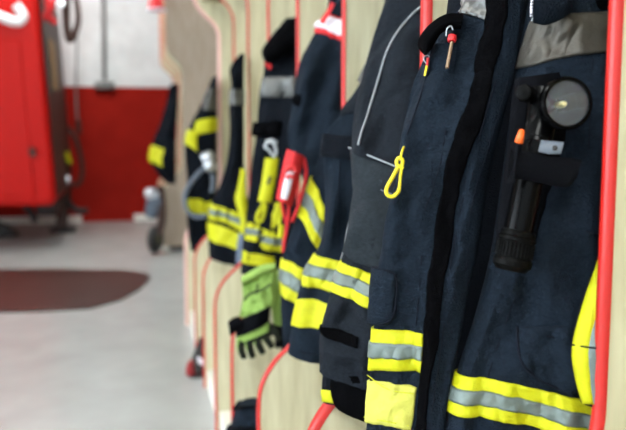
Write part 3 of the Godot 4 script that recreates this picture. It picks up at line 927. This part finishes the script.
func fourth_jacket() -> void:
	var j := jacket("fire_jacket", "dark fire jacket with silver chest band behind the yellow safety tag", at(270, 330, 3.3))
	var b := cloth([[286, 18, 3.36, 318, 16, 3.3, 0.03, 0.08], [272, 36, 3.34, 318, 34, 3.28, 0.04, 0.08], [262, 50, 3.32, 318, 50, 3.26, 0.045, 0.08], [265, 64, 3.32, 318, 64, 3.26, 0.06, 0.08], [263, 80, 3.3, 318, 80, 3.24, 0.065, 0.08], [259, 104, 3.3, 318, 104, 3.24, 0.07, 0.08], [257, 132, 3.28, 316, 134, 3.22, 0.075, 0.08], [253, 165, 3.28, 314, 168, 3.22, 0.075, 0.08], [249, 200, 3.26, 312, 205, 3.2, 0.075, 0.08], [244, 236, 3.26, 310, 244, 3.2, 0.07, 0.08], [241, 272, 3.26, 306, 282, 3.2, 0.06, 0.07]], 0.012)
	b.fold(276, 100, 262, 220, 0.03, -0.03)
	var bm := put("coat_body", b.mesh(40, 60), M.navy_dark, j)
	put("chest_band", b.piece(v2([262, 78, 276, 77, 296, 77]), v2([260, 97, 275, 97, 294, 97]), 0.005, 10, 4), M.silver_chest, bm)
	put("pocket_strap", b.piece(v2([256, 123, 266, 123, 281, 122]), v2([256, 136, 266, 137, 280, 137]), 0.02, 8, 4), M.black_pile, bm)
	stripe(b, [248, 222, 253, 223, 260, 224], [247, 239, 252, 240, 259, 241], bm)
	stripe(b, [261, 228, 271, 231, 283, 233], [261, 248, 270, 251, 281, 253], bm)
	put("yellow_patch", b.piece(v2([271, 203, 272, 215, 271, 228]), v2([282, 203, 282, 215, 280, 229]), 0.004, 8, 4), M.hi_vis, bm)
	put("yellow_patch", b.piece(v2([244, 250, 258, 253, 275, 258]), v2([243, 262, 257, 264, 273, 268]), 0.004, 8, 4), M.hi_vis, bm)
	put("collar", slab(v2([262, 50, 272, 37, 284, 24, 297, 16]), v2([267, 66, 278, 60, 290, 50, 304, 46]), 3.24, 3.2, 0.03, 0.03), M.black_pile, j)
	put("collar_trim", slab(v2([264, 63, 267, 67, 270, 70]), v2([267, 60, 270, 64, 272, 66]), 3.19, 3.19, 0.012), M.red_cloth, j)

	var t := thing("safety_tag", "long yellow safety tag hanging from a steel clip on a dark jacket", "tag", at(266, 222, 3.1))
	var d := 3.08
	put("tag_plate", slab(v2([265, 158, 263, 172, 261, 186, 257.5, 201]), v2([279, 158, 277, 172, 274.5, 186, 271, 203]), d, d, 0.018, 0.006, 16, 5), M.hi_vis, t)
	put("printed_mark", slab(v2([269, 176, 267.5, 180, 266, 184]), v2([272, 177, 271, 181, 269, 185]), d - 0.014, d - 0.014, 0.004), M.print_grey, t)
	put("webbing_loop", sweep([at(264, 201, d), at(262, 207, d), at(258, 214, d), at(257, 220, d), at(261, 221, d), at(264, 214, d), at(266, 204, d)], 0.008, 8, 36), M.hi_vis, t)
	put("clip", join([sweep([at(274, 158, d), at(276, 152, d), at(275, 146, d), at(271, 142, d), at(267, 143, d), at(265, 147, d), at(269, 150, d), at(273, 156, d)], 0.006, 8, 40), sweep([at(266, 142, d), at(272, 140, d), at(277, 143, d)], 0.006, 8)]), M.steel, t)
	var g := thing("rescue_pouch", "red pouch with white print and red cords hanging left of the shoulder patch jacket", "pouch", at(288, 250, 2.66))
	d = 2.43
	put("pouch_body", slab(v2([287, 149, 283, 165, 279, 182, 276, 199]), v2([304, 156, 301, 172, 297, 188, 292, 207]), d, d, 0.03, 0.02, 18, 6), M.red_cloth, g)
	put("print_panel", slab(v2([287, 171, 284, 181, 282, 190, 281, 198]), v2([294, 172, 292, 182, 290, 191, 287, 200]), d - 0.033, d - 0.033, 0.008, 0.002, 14, 5), M.white_cloth, g)
	put("printed_mark", join([sweep([at(284, 173, d - 0.042), at(288, 168, d - 0.042), at(294, 167, d - 0.042), at(296, 172, d - 0.042)], 0.006, 8, 16), sweep([at(286, 178, d - 0.042), at(290, 176, d - 0.042), at(294, 178, d - 0.042)], 0.005, 8, 10)]), M.red_plastic, g)
	put("cord", join([sweep([at(289, 204, d), at(288, 220, d), at(285, 238, d), at(283, 252, d)], 0.006, 8), sweep([at(281, 200, d), at(284, 215, d), at(287, 226, d)], 0.005, 8), sweep([at(304, 158, d), at(306, 172, d), at(304, 186, d), at(299, 204, d), at(292, 222, d)], 0.006, 8)]), M.red_cloth, g)
	put("yellow_tab", slab(v2([279, 224, 278, 231, 278, 237]), v2([284, 225, 284, 232, 283, 238]), d + 0.08, d + 0.08, 0.01), M.hi_vis, g)
	var h := thing("harness_strap", "yellow webbing strap with grey tail hanging across the fifth locker edge", "strap", at(242, 270, 3.9))
	d = 3.78
	put("webbing", slab(v2([241, 168, 238, 185, 235, 200, 240, 218, 240, 234]), v2([246, 170, 246, 186, 247, 202, 248, 218, 248, 236]), d, d, 0.02, 0.01, 24, 5), M.hi_vis, h)
	put("webbing_tail", slab(v2([239, 233, 237, 245, 236, 262]), v2([248, 236, 247, 250, 243, 270]), d, d, 0.016, 0.01, 14, 5), M.blue_grey, h)

func far_jackets() -> void:
	var j := jacket("fire_jacket", "blurred navy fire jacket with two broad yellow hem bands beyond the harness strap", at(228, 300, 3.97))
	var b := cloth([[240, 54, 4.02, 244, 54, 4.02, 0.02, 0.05], [230, 68, 4.02, 244, 66, 4.02, 0.04, 0.06], [231, 84, 4.0, 244, 84, 4.0, 0.05, 0.06], [229, 106, 4.0, 244, 106, 4.0, 0.05, 0.06], [230, 132, 3.98, 244, 132, 3.98, 0.06, 0.06], [227, 160, 3.98, 244, 162, 3.98, 0.06, 0.06], [220, 186, 3.97, 246, 190, 3.95, 0.07, 0.06], [211, 206, 3.97, 250, 216, 3.93, 0.07, 0.06], [208, 232, 3.97, 250, 244, 3.92, 0.07, 0.06], [209, 257, 3.97, 248, 268, 3.92, 0.06, 0.06]], 0.012)
	var bm := put("coat_body", b.mesh(36, 50), M.navy_dark, j)
	put("chest_band", b.piece(v2([230, 89, 238, 89, 250, 89]), v2([230, 105, 238, 105, 250, 105]), 0.005, 8, 4), M.silver_chest, bm)
	stripe(b, [211, 204, 222, 207, 234, 211, 250, 216], [209, 219, 221, 222, 232, 227, 250, 233], bm)
	put("yellow_patch", b.piece(v2([208, 222, 220, 226, 232, 231, 250, 237]), v2([207, 240, 219, 244, 231, 248, 250, 254]), 0.006, 10, 4), M.hi_vis, bm)

	var k := jacket("fire_jacket", "blurred navy fire jacket at the end of the row with breathing hose and lamp", at(200, 290, 5.27))
	var c := cloth([[212, 78, 5.3, 217, 76, 5.3, 0.03, 0.05], [206, 92, 5.3, 217, 92, 5.3, 0.05, 0.06], [197, 112, 5.3, 217, 112, 5.3, 0.07, 0.06], [187, 132, 5.28, 217, 134, 5.28, 0.08, 0.06], [185, 152, 5.27, 217, 155, 5.27, 0.08, 0.06], [187, 178, 5.26, 217, 180, 5.26, 0.08, 0.06], [186, 205, 5.25, 217, 208, 5.25, 0.08, 0.06], [188, 230, 5.25, 214, 233, 5.25, 0.07, 0.06], [191, 249, 5.26, 209, 252, 5.26, 0.05, 0.06]], 0.014)
	var cm := put("coat_body", c.mesh(36, 50), M.navy_dark, k)
	put("chest_band", c.piece(v2([206, 89, 213, 88, 222, 88]), v2([203, 110, 211, 110, 220, 110]), 0.005, 8, 4), M.silver_chest, cm)
	put("yellow_patch", c.piece(v2([196, 122, 205, 119, 219, 116]), v2([195, 137, 205, 133, 219, 130]), 0.008, 8, 4), M.hi_vis, cm)
	put("yellow_patch", c.piece(v2([184, 130, 190, 130, 197, 133]), v2([184, 142, 190, 146, 198, 152]), 0.008, 8, 4), M.hi_vis, cm)
	put("reflective_stripe", c.piece(v2([186, 199, 194, 199, 203, 201]), v2([186, 212, 194, 213, 203, 215]), 0.008, 8, 4), M.hi_vis, cm)
	put("reflective_stripe", c.piece(v2([203, 204, 209, 202, 219, 198]), v2([203, 216, 209, 215, 219, 212]), 0.008, 8, 4), M.hi_vis, cm)
	var h := thing("breathing_hose", "grey hose with bright metal coupling hung in front of the end jacket", "hose", at(200, 220, 5.12))
	var d := 5.12
	put("hose_loop", join([sweep([at(204, 168, d), at(198, 174, d), at(190, 184, d), at(185, 195, d), at(186, 208, d), at(194, 216, d), at(206, 216, d)], 0.015, 10, 40), sweep([at(211, 170, d), at(213, 180, d), at(212, 192, d)], 0.014, 10)]), M.hose_grey, h)
	put("coupling", join([lathe(at(202, 160, d), at(214, 154, d) - at(202, 160, d), [Vector2(0, 0), Vector2(0.034, 0.004), Vector2(0.04, 0.02), Vector2(0.04, 0.06), Vector2(0.03, 0.08), Vector2(0, 0.09)], 20), lathe(at(205, 168, d - 0.02), at(216, 162, d) - at(205, 168, d), [Vector2(0, 0), Vector2(0.036, 0.004), Vector2(0.042, 0.02), Vector2(0.042, 0.055), Vector2(0.03, 0.07), Vector2(0, 0.075)], 20)]), M.steel, h)

	var f := jacket("fire_jacket", "small distant dark jacket with one yellow band beside the beige end board", at(165, 240, 8.8))
	var e := cloth([[171, 84, 8.9, 178, 84, 8.88, 0.04, 0.06], [167, 100, 8.86, 178, 100, 8.85, 0.06, 0.06], [161, 120, 8.84, 177, 120, 8.82, 0.08, 0.06], [153, 142, 8.82, 176, 144, 8.8, 0.09, 0.06], [150, 160, 8.8, 176, 162, 8.78, 0.09, 0.06], [159, 174, 8.8, 176, 176, 8.78, 0.08, 0.06], [168, 184, 8.8, 176, 184, 8.78, 0.05, 0.06]], 0.02)
	var em := put("coat_body", e.mesh(28, 36), M.navy_dark, f)
	put("reflective_stripe", e.piece(v2([151, 145, 157, 147, 164, 150]), v2([150, 161, 156, 163, 163, 167]), 0.01, 8, 4), M.hi_vis, em)

func gloves() -> void:
	var d := 2.72
	var t := thing("work_glove", "bright green and black work glove with fingers spread, nearer of the hanging pair", "glove", at(255, 360, d), "pair of green work gloves")
	put("glove_cuff", cloth([[241, 278, d, 276, 268, d - 0.02, 0.03, 0.03], [243, 290, d, 276, 284, d - 0.02, 0.035, 0.03], [242, 304, d, 275, 298, d - 0.02, 0.04, 0.03], [239, 318, d, 272, 308, d - 0.02, 0.04, 0.03]], 0.022).mesh(30, 20), M.hi_vis_green, t)
	put("glove_flap", slab(v2([241, 277, 252, 270, 262, 265, 275, 263]), v2([243, 287, 254, 282, 264, 276, 276, 271]), d - 0.03, d - 0.03, 0.025, 0.02), M.hi_vis_green, t)
	put("wrist_strap", cloth([[236, 322, d - 0.02, 270, 306, d - 0.04, 0.04, 0.04], [236, 330, d - 0.02, 270, 315, d - 0.04, 0.043, 0.04], [236, 337, d - 0.02, 269, 322, d - 0.04, 0.04, 0.04]], 0.004).mesh(28, 10), M.black_web, t)
	put("strap_tail", slab(v2([228, 322, 233, 318, 240, 316]), v2([230, 336, 236, 332, 243, 328]), d - 0.05, d - 0.05, 0.02, 0.01), M.black_web, t)
	put("glove_hand", cloth([[238, 335, d, 270, 321, d - 0.02, 0.035, 0.03], [239, 341, d, 272, 328, d - 0.02, 0.036, 0.03], [240, 346, d, 273, 335, d - 0.02, 0.03, 0.03]], 0.004).mesh(30, 12), M.glove_grey, t)
	var tips := [[241, 340, 241, 349, 244, 358], [248, 340, 250, 349, 253, 357], [256, 338, 259, 346, 263, 353], [263, 334, 268, 341, 272, 347], [270, 326, 276, 333, 279, 340]]
	for q in tips:
		var fm := put("finger", sweep([at(q[0], q[1], d - 0.02), at(q[2], q[3], d - 0.03), at(q[4], q[5], d - 0.02)], 0.015, 12, 12, 0.011), M.glove_grey, t)
		put("finger_trim", sweep([at(q[0] - 2.5, q[1] - 2.0, d - 0.026), at(q[2] - 2.6, q[3], d - 0.034), at(q[4] - 1.8, q[5] - 2.0, d - 0.026)], 0.006, 8, 10, 0.004), M.hi_vis_green, fm)
	put("knuckle_band", cloth([[237, 335, d - 0.03, 268, 319, d - 0.045, 0.02, 0.02], [238, 339, d - 0.03, 269, 325, d - 0.045, 0.024, 0.02], [240, 343, d - 0.03, 269, 331, d - 0.045, 0.02, 0.02]], 0.006).mesh(24, 10), M.hi_vis_green, t)
	put("crease_shade", join([sweep([at(244, 300, d - 0.055), at(250, 294, d - 0.07), at(262, 290, d - 0.07), at(271, 284, d - 0.06)], 0.004, 6, 16), sweep([at(258, 284, d - 0.07), at(256, 294, d - 0.07)], 0.003, 6)]), M.glove_grey, t)  # dark cords paint the shade in the cuff's creases
	var e := 2.78
	var g := thing("work_glove", "bright green work glove half hidden behind its twin and the striped sleeve", "glove", at(279, 340, e), "pair of green work gloves")
	put("glove_cuff", cloth([[268, 274, e, 288, 270, e, 0.03, 0.03], [271, 292, e, 289, 290, e, 0.035, 0.03], [272, 312, e, 290, 312, e, 0.035, 0.03], [274, 325, e, 290, 327, e, 0.03, 0.03]], 0.006).mesh(26, 20), M.hi_vis_green, g)
	put("glove_hand", cloth([[273, 324, e, 290, 326, e, 0.03, 0.03], [274, 334, e, 290, 336, e, 0.032, 0.03], [276, 342, e, 289, 343, e, 0.028, 0.03]], 0.004).mesh(24, 10), M.black_web, g)
	for q in [[277, 340, 278, 348], [282, 341, 284, 349], [287, 341, 289, 348]]:
		put("finger", sweep([at(q[0], q[1], e - 0.01), at(q[2], q[3], e - 0.01)], 0.011, 10, 6, 0.009), M.black_web, g)

func low_things() -> void:
	var d := 2.6
	var t := thing("work_trousers", "folded navy work trousers lying low between two locker boards", "trousers", at(246, 450, d))
	var c := cloth([[238, 404, d, 262, 402, d, 0.05, 0.05], [234, 412, d, 266, 410, d, 0.07, 0.06], [231, 424, d, 268, 422, d, 0.08, 0.06], [226, 436, d, 268, 436, d, 0.08, 0.06], [222, 462, d, 268, 462, d, 0.08, 0.06]], 0.014)
	put("trouser_leg", c.mesh(30, 24), M.navy, t)
	put("waistband", c.piece(v2([236, 405, 246, 404, 258, 403]), v2([234, 411, 246, 410, 258, 409]), 0.008, 8, 4), M.black_web, t)
	put("trouser_hem", c.piece(v2([226, 428, 240, 428, 258, 427]), v2([225, 436, 240, 436, 258, 436]), 0.008, 8, 4), M.black_web, t)
	var p := ray_to(196, 375, 1, 0.0)
	var s := thing("shoe", "red and black shoe on the floor beside the far locker boards", "shoe", p)
	var dd := -(view.inverse() * (p - EYE)).z
	put("upper", cloth([[199, 338, dd + 0.1, 205, 338, dd + 0.1, 0.02, 0.02], [194, 352, dd + 0.08, 207, 352, dd + 0.08, 0.05, 0.04], [190, 362, dd + 0.05, 207, 363, dd + 0.05, 0.055, 0.04], [187, 372, dd + 0.02, 207, 373, dd + 0.02, 0.055, 0.04]], 0.004).mesh(30, 20), M.rubber, s)
	put("toe_cap", cloth([[189, 360, dd - 0.03, 193, 361, dd - 0.03, 0.02, 0.02], [186, 367, dd - 0.04, 194, 367, dd - 0.04, 0.03, 0.03], [186, 374, dd - 0.04, 195, 374, dd - 0.04, 0.03, 0.03]], 0.002).mesh(24, 12), M.shoe_red, s)
	put("side_mark", slab(v2([197, 356, 200, 358, 203, 360]), v2([198, 363, 201, 365, 205, 366]), dd - 0.01, dd - 0.01, 0.01), M.white_cloth, s)
	put("sole", cloth([[188, 374, dd, 207, 375, dd, 0.06, 0.05], [191, 378, dd, 207, 379, dd, 0.06, 0.05]], 0.0).mesh(24, 4), M.rubber, s)

# ---------------------------------------------------------------- the far end of the hall
func truck() -> void:
	var z := 9.3                                                   # its nose
	var y0: float = ray_to(40, 206, 2, -z).y
	var x1: float = ray_to(56, 206, 2, -z).x
	var x2: float = ray_to(38, 0, 2, -z).x
	var yt: float = ray_to(38, 0, 2, -z).y
	var x0 := x1 - 2.5
	var ytop := 3.2
	var xt := x1 + (x2 - x1) * (ytop - y0) / (yt - y0)
	var t := thing("fire_engine", "red fire engine parked nose out at the left, mostly outside the frame", "fire engine", Vector3((x0 + x1) / 2, 0, -10.4))
	var shell := PackedVector2Array([Vector2(x0 + 0.1, y0), Vector2(x1 - 0.06, y0), Vector2(x1, y0 + 0.08), Vector2(xt, ytop - 0.15), Vector2(xt - 0.12, ytop), Vector2(x0 + 0.3, ytop), Vector2(x0, ytop - 0.15), Vector2(x0, y0 + 0.08)])
	put("cab", prism(shell, -z - 2.3, -z, 0.05), M.truck_red, t)
	var f := -z + 0.004
	# raised front panel with its own joints
	var px0: float = ray_to(24, 100, 2, -z).x
	var pa := ray_to(20, 40, 2, -z)
	var pb := ray_to(35, 196, 2, -z)
	var door := put("front_flap", prism(PackedVector2Array([Vector2(x0 + 0.25, pb.y), Vector2(pb.x, pb.y), Vector2(pa.x, pa.y), Vector2(x0 + 0.3, pa.y)]), f - 0.01, f + 0.018, 0.012), M.truck_red, t)
	var hl := ray_to(33, 152, 2, -z)
	put("handle", block(hl + Vector3(-0.04, -0.05, 0.0), hl + Vector3(0.03, 0.05, 0.05), 0.01), M.dark_trim, door)
	var e := -z + 0.012
	put("lettering", sweep([ray_to(-14, 8, 2, e), ray_to(-4, 15, 2, e), ray_to(6, 19, 2, e), ray_to(14, 21.5, 2, e), ray_to(20, 21, 2, e), ray_to(23, 16, 2, e), ray_to(19, 9, 2, e), ray_to(16, 5, 2, e)], 0.062, 10, 40, -1.0, 0.9), M.truck_white, t)
	# aisle side with a window and its pillar, its shade painted as a dark panel
	var side := []
	for q in [[0.02, 0.3, ytop - 0.7, "shaded_side", M.dark_trim], [0.4, 1.2, yt - 0.95, "side_window", M.window_tan]]:
		var rings := []
		for k in 2:
			var zz: float = -z - (q[0] if k == 0 else 2.25 if q[3] == "shaded_side" else q[1])
			var ring := []
			for h in 9:
				var yy: float = lerpf(y0 + 0.1, ytop - 0.2, h / 8.0) if q[3] == "shaded_side" else lerpf(q[2], yt - 0.35, h / 8.0)
				ring.append(Vector3(lerpf(x1, xt, (yy - y0) / (ytop - y0)) + (0.02 if q[3] == "shaded_side" else 0.035), yy, zz))
			rings.append(ring)
		put(q[3], grid(rings, false, Vector3.RIGHT), q[4], t)
	var mz := -9.5
	put("mirror_arm", join([sweep([ray_to(55, 24, 2, mz), ray_to(49, 14, 2, mz), ray_to(46, -6, 2, mz)], 0.035, 10, 14), sweep([ray_to(44, 20, 2, mz), ray_to(51, 8, 2, mz), ray_to(58, -6, 2, mz)], 0.045, 10, 14)]), M.red_cloth, t)
	put("mirror", lathe(ray_to(60, 3, 2, mz + 0.1), Vector3(-0.1, 0, 1), [Vector2(0, -0.05), Vector2(0.05, -0.04), Vector2(0.056, 0), Vector2(0.045, 0.01), Vector2(0, 0.015)], 20), M.chrome, t)
	put("mirror_guard", sweep([ray_to(66, -8, 2, mz), ray_to(66, 12, 2, mz), ray_to(67, 30, 2, mz), ray_to(70, 40, 2, mz), ray_to(75, 32, 2, mz), ray_to(78, 18, 2, mz), ray_to(75, -8, 2, mz)], 0.055, 10, 40, 0.03), M.dark_trim, t)
	var uz := -9.8
	put("undercarriage", block(ray_to(36, 216, 2, uz) + Vector3(0, 0, -0.6), ray_to(54, 200, 2, uz), 0.02), M.rubber, t)
	put("strut", sweep([ray_to(24, 205, 2, uz), ray_to(30, 212, 2, uz), ray_to(36, 222, 2, uz)], 0.04, 8), M.rubber, t)
	for s in [-1.15]:
		put("wheel", lathe(Vector3(x1 + s - 0.16, 0.47, -z - 1.45), Vector3.RIGHT, [Vector2(0, 0.04), Vector2(0.24, 0.02), Vector2(0.26, -0.01), Vector2(0.42, -0.01), Vector2(0.47, 0.03), Vector2(0.47, 0.24), Vector2(0.42, 0.28), Vector2(0.26, 0.28), Vector2(0.24, 0.25), Vector2(0, 0.23)], 36), M.rubber, t)

	var c := ray_to(4, 237, 1, 0.0)
	var w := thing("wheel_chock", "black rubber wheel chock on the floor under the fire engine's nose", "wheel chock", c)
	put("chock_body", prism(PackedVector2Array([Vector2(c.x - 0.3, 0.0), Vector2(c.x + 0.15, 0.0), Vector2(c.x + 0.13, 0.05), Vector2(c.x + 0.02, 0.15), Vector2(c.x - 0.16, 0.18), Vector2(c.x - 0.3, 0.15)]), c.z - 0.2, c.z, 0.015), M.rubber, w)
	put("handle", sweep([c + Vector3(-0.2, 0.17, -0.1), c + Vector3(-0.12, 0.22, -0.1), c + Vector3(-0.02, 0.14, -0.1)], 0.015, 8), M.dark_trim, w)

	var b := ray_to(62, 233, 1, 0.0)  # equipment stand beside the engine, grouped among the engine's parts
	var q2 := t
	var bz := b.z
	put("stand_post", prism(PackedVector2Array([Vector2(ray_to(54, 228, 2, bz).x, 0.03), Vector2(ray_to(66, 228, 2, bz).x, 0.03), Vector2(ray_to(70, 195, 2, bz).x, ray_to(70, 195, 2, bz).y), Vector2(ray_to(69, 150, 2, bz).x, ray_to(69, 150, 2, bz).y), Vector2(ray_to(60, 150, 2, bz).x, ray_to(60, 150, 2, bz).y), Vector2(ray_to(58, 200, 2, bz).x, ray_to(58, 200, 2, bz).y)]), bz - 0.12, bz - 0.04, 0.015), M.dark_trim, q2)
	put("stand_foot", block(Vector3(ray_to(50, 232, 2, bz).x, 0.0, bz - 0.25), Vector3(ray_to(75, 232, 2, bz).x, 0.06, bz), 0.015), M.rubber, q2)
	put("stand_arm", sweep([ray_to(67, 200, 2, bz), ray_to(72, 207, 2, bz), ray_to(80, 211, 2, bz), ray_to(88, 210, 2, bz)], 0.04, 10), M.rubber, q2)
	put("valve", lathe(ray_to(65, 179, 2, bz + 0.02), Vector3(0.05, 0.1, 1), [Vector2(0, -0.06), Vector2(0.06, -0.04), Vector2(0.075, 0), Vector2(0.06, 0.03), Vector2(0, 0.045)], 20), M.chrome, q2)
	put("hose_coil", join([sweep([ray_to(68, 128, 2, bz), ray_to(76, 140, 2, bz), ray_to(82, 165, 2, bz), ray_to(80, 182, 2, bz), ray_to(73, 186, 2, bz)], 0.03, 10, 30), sweep([ray_to(67, 150, 2, bz), ray_to(66, 164, 2, bz)], 0.05, 10)]), M.dark_trim, q2)
	put("yellow_tie", sweep([ray_to(66, 152, 2, bz + 0.05), ray_to(70, 164, 2, bz + 0.05)], 0.03, 8), M.hi_vis, q2)

	var rp := ray_to(104, -20, 2, RZ0 + 0.06)
	var rb := ray_to(104, 80, 2, RZ0 + 0.06)
	var pipe := thing("wall_pipe", "thin grey vertical pipe on the white back wall ending in a bracket", "pipe", Vector3(rb.x, rb.y, RZ0))
	put("pipe_run", sweep([Vector3(rp.x, RH - 0.01, rp.z), rb], 0.03, 12), M.pipe_grey, pipe)
	put("bracket", block(Vector3(ray_to(95, 80, 2, RZ0).x, ray_to(104, 89, 2, RZ0).y, RZ0 + 0.013), Vector3(ray_to(114, 80, 2, RZ0).x, ray_to(104, 82, 2, RZ0).y, RZ0 + 0.12), 0.015), M.pipe_grey, pipe)
	var cz := RZ0 + 0.3
	var chain := thing("hanging_cable", "thin pale cable dangling in front of the red wall beside the fire engine", "cable", ray_to(78, 130, 2, cz))
	put("cable_run", sweep([ray_to(77, -80, 2, cz), ray_to(77, 20, 2, cz), ray_to(76, 90, 2, cz), ray_to(78, 128, 2, cz)], 0.014, 8), M.pipe_grey, chain)
	put("pull_grip", sweep([ray_to(78, 120, 2, cz), ray_to(79, 134, 2, cz)], 0.035, 10), M.dark_trim, chain)

	# dark flat patch lying on the floor before the engine
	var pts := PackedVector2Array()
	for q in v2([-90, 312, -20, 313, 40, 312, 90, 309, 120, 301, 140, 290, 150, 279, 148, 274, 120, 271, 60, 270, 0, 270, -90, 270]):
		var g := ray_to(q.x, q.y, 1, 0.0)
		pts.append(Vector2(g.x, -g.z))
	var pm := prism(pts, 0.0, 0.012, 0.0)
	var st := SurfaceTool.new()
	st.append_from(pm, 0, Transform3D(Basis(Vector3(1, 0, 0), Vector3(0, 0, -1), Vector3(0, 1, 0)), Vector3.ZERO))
	tag(put("floor_patch", st.commit(), M.patch_dark), "glossy dark brown patch lying on the floor before the fire engine", "mat")

func far_cart() -> void:
	var b := ray_to(153, 256, 1, 0.0)
	var z := b.z
	var t := thing("extinguisher_trolley", "wheeled trolley with pale drum and black wheels at the far locker end", "trolley", b)
	var wc := ray_to(154, 241, 2, z)
	put("wheel", lathe(Vector3(wc.x - 0.03, wc.y + 0.005, z - 0.12), Vector3(0.9, 0, 0.44), [Vector2(0, 0), Vector2(0.05, 0.0), Vector2(0.13, 0.01), Vector2(0.155, 0.03), Vector2(0.155, 0.07), Vector2(0.13, 0.09), Vector2(0, 0.09)], 28), M.rubber, t)
	put("wheel_hub", lathe(Vector3(wc.x - 0.03, wc.y + 0.005, z - 0.12), Vector3(0.9, 0, 0.44), [Vector2(0.055, 0.088), Vector2(0.05, 0.1), Vector2(0, 0.105)], 20), M.print_grey, t)
	put("drum", lathe(ray_to(153, 208, 2, z - 0.15), Vector3(0.1, 0.5, 0.3), [Vector2(0, -0.12), Vector2(0.07, -0.1), Vector2(0.085, -0.06), Vector2(0.085, 0.12), Vector2(0.06, 0.16), Vector2(0, 0.17)], 28), M.hose_grey, t)
	put("drum_top", lathe(ray_to(152, 194, 2, z - 0.1), Vector3(0.1, 0.6, 0.3), [Vector2(0, -0.04), Vector2(0.085, -0.03), Vector2(0.085, 0.03), Vector2(0.04, 0.06), Vector2(0, 0.07)], 24), M.steel, t)
	put("frame", sweep([ray_to(160, 186, 2, z - 0.1), ray_to(162, 215, 2, z - 0.1), ray_to(159, 232, 2, z - 0.1), ray_to(154, 240, 2, z - 0.1)], 0.045, 10), M.dark_trim, t)
	var hz := -8.78
	var hb := ray_to(156, 8, 2, hz)
	var h := thing("helmet", "red helmet on top of the far locker block, cut by the photo's top edge", "helmet", hb)
	put("helmet_shell", lathe(hb + Vector3(0, -0.02, 0), Vector3.UP, [Vector2(0.1, 0.0), Vector2(0.085, 0.02), Vector2(0.08, 0.07), Vector2(0.06, 0.12), Vector2(0.03, 0.145), Vector2(0, 0.15)], 28), M.red_plastic, h)
	put("helmet_brim", lathe(hb + Vector3(0, -0.03, 0), Vector3.UP, [Vector2(0.06, 0.0), Vector2(0.108, 0.0), Vector2(0.11, 0.012), Vector2(0.09, 0.022)], 28), M.white_cloth, h)

# ---------------------------------------------------------------- everything
func _ready() -> void:
	noise.seed = 4
	noise.frequency = 0.02
	noise.fractal_octaves = 2
	view = Basis.from_euler(Vector3(-PITCH, -YAW, 0))
	var cam := Camera3D.new()
	cam.name = "camera"
	add_child(cam)
	cam.transform = Transform3D(view, EYE)
	var at_ := CameraAttributesPhysical.new()
	at_.frustum_focal_length = FOCAL
	at_.frustum_focus_distance = 1.26
	at_.exposure_aperture = 3.1
	at_.frustum_near = 0.05
	at_.frustum_far = 100.0
	cam.attributes = at_
	cam.current = true
	var we := WorldEnvironment.new()
	we.name = "environment"
	var env := Environment.new()
	env.background_mode = Environment.BG_COLOR
	env.background_color = Color(0.9, 0.96, 1.0)
	env.background_energy_multiplier = 5.4
	env.tonemap_mode = Environment.TONE_MAPPER_LINEAR
	env.tonemap_exposure = 2.85
	env.sdfgi_enabled = true
	env.ssao_enabled = true
	env.ssil_enabled = true
	we.environment = env
	add_child(we)
	make_materials()
	ceiling_lamp(-1.6, 2.0, 1.0, 2.4, 4.6, "added ceiling lamp behind the viewer over the aisle")  # unseen lamp, added to light the board faces from the front
	ceiling_lamp(-1.6, -2.0, 1.0, 2.4, 1.4, "ceiling lamp over the middle of the aisle")
	ceiling_lamp(-1.0, -9.4, 1.0, 2.4, 3.4, "added ceiling lamp over the far end of the aisle")  # unseen lamp, added to brighten the back wall
	ceiling_lamp(-5.6, -1.5, 1.0, 2.4, 1.6, "ceiling lamp over the near end of the engine bay")
	ceiling_lamp(-4.6, -10.4, 1.0, 2.0, 2.4, "added ceiling lamp over the far end of the engine bay")  # unseen lamp, added to brighten the floor under the engine
	room()
	lockers()
	front_jacket()
	pens()
	second_jacket()
	third_jacket()
	fourth_jacket()
	far_jackets()
	gloves()
	low_things()
	truck()
	far_cart()
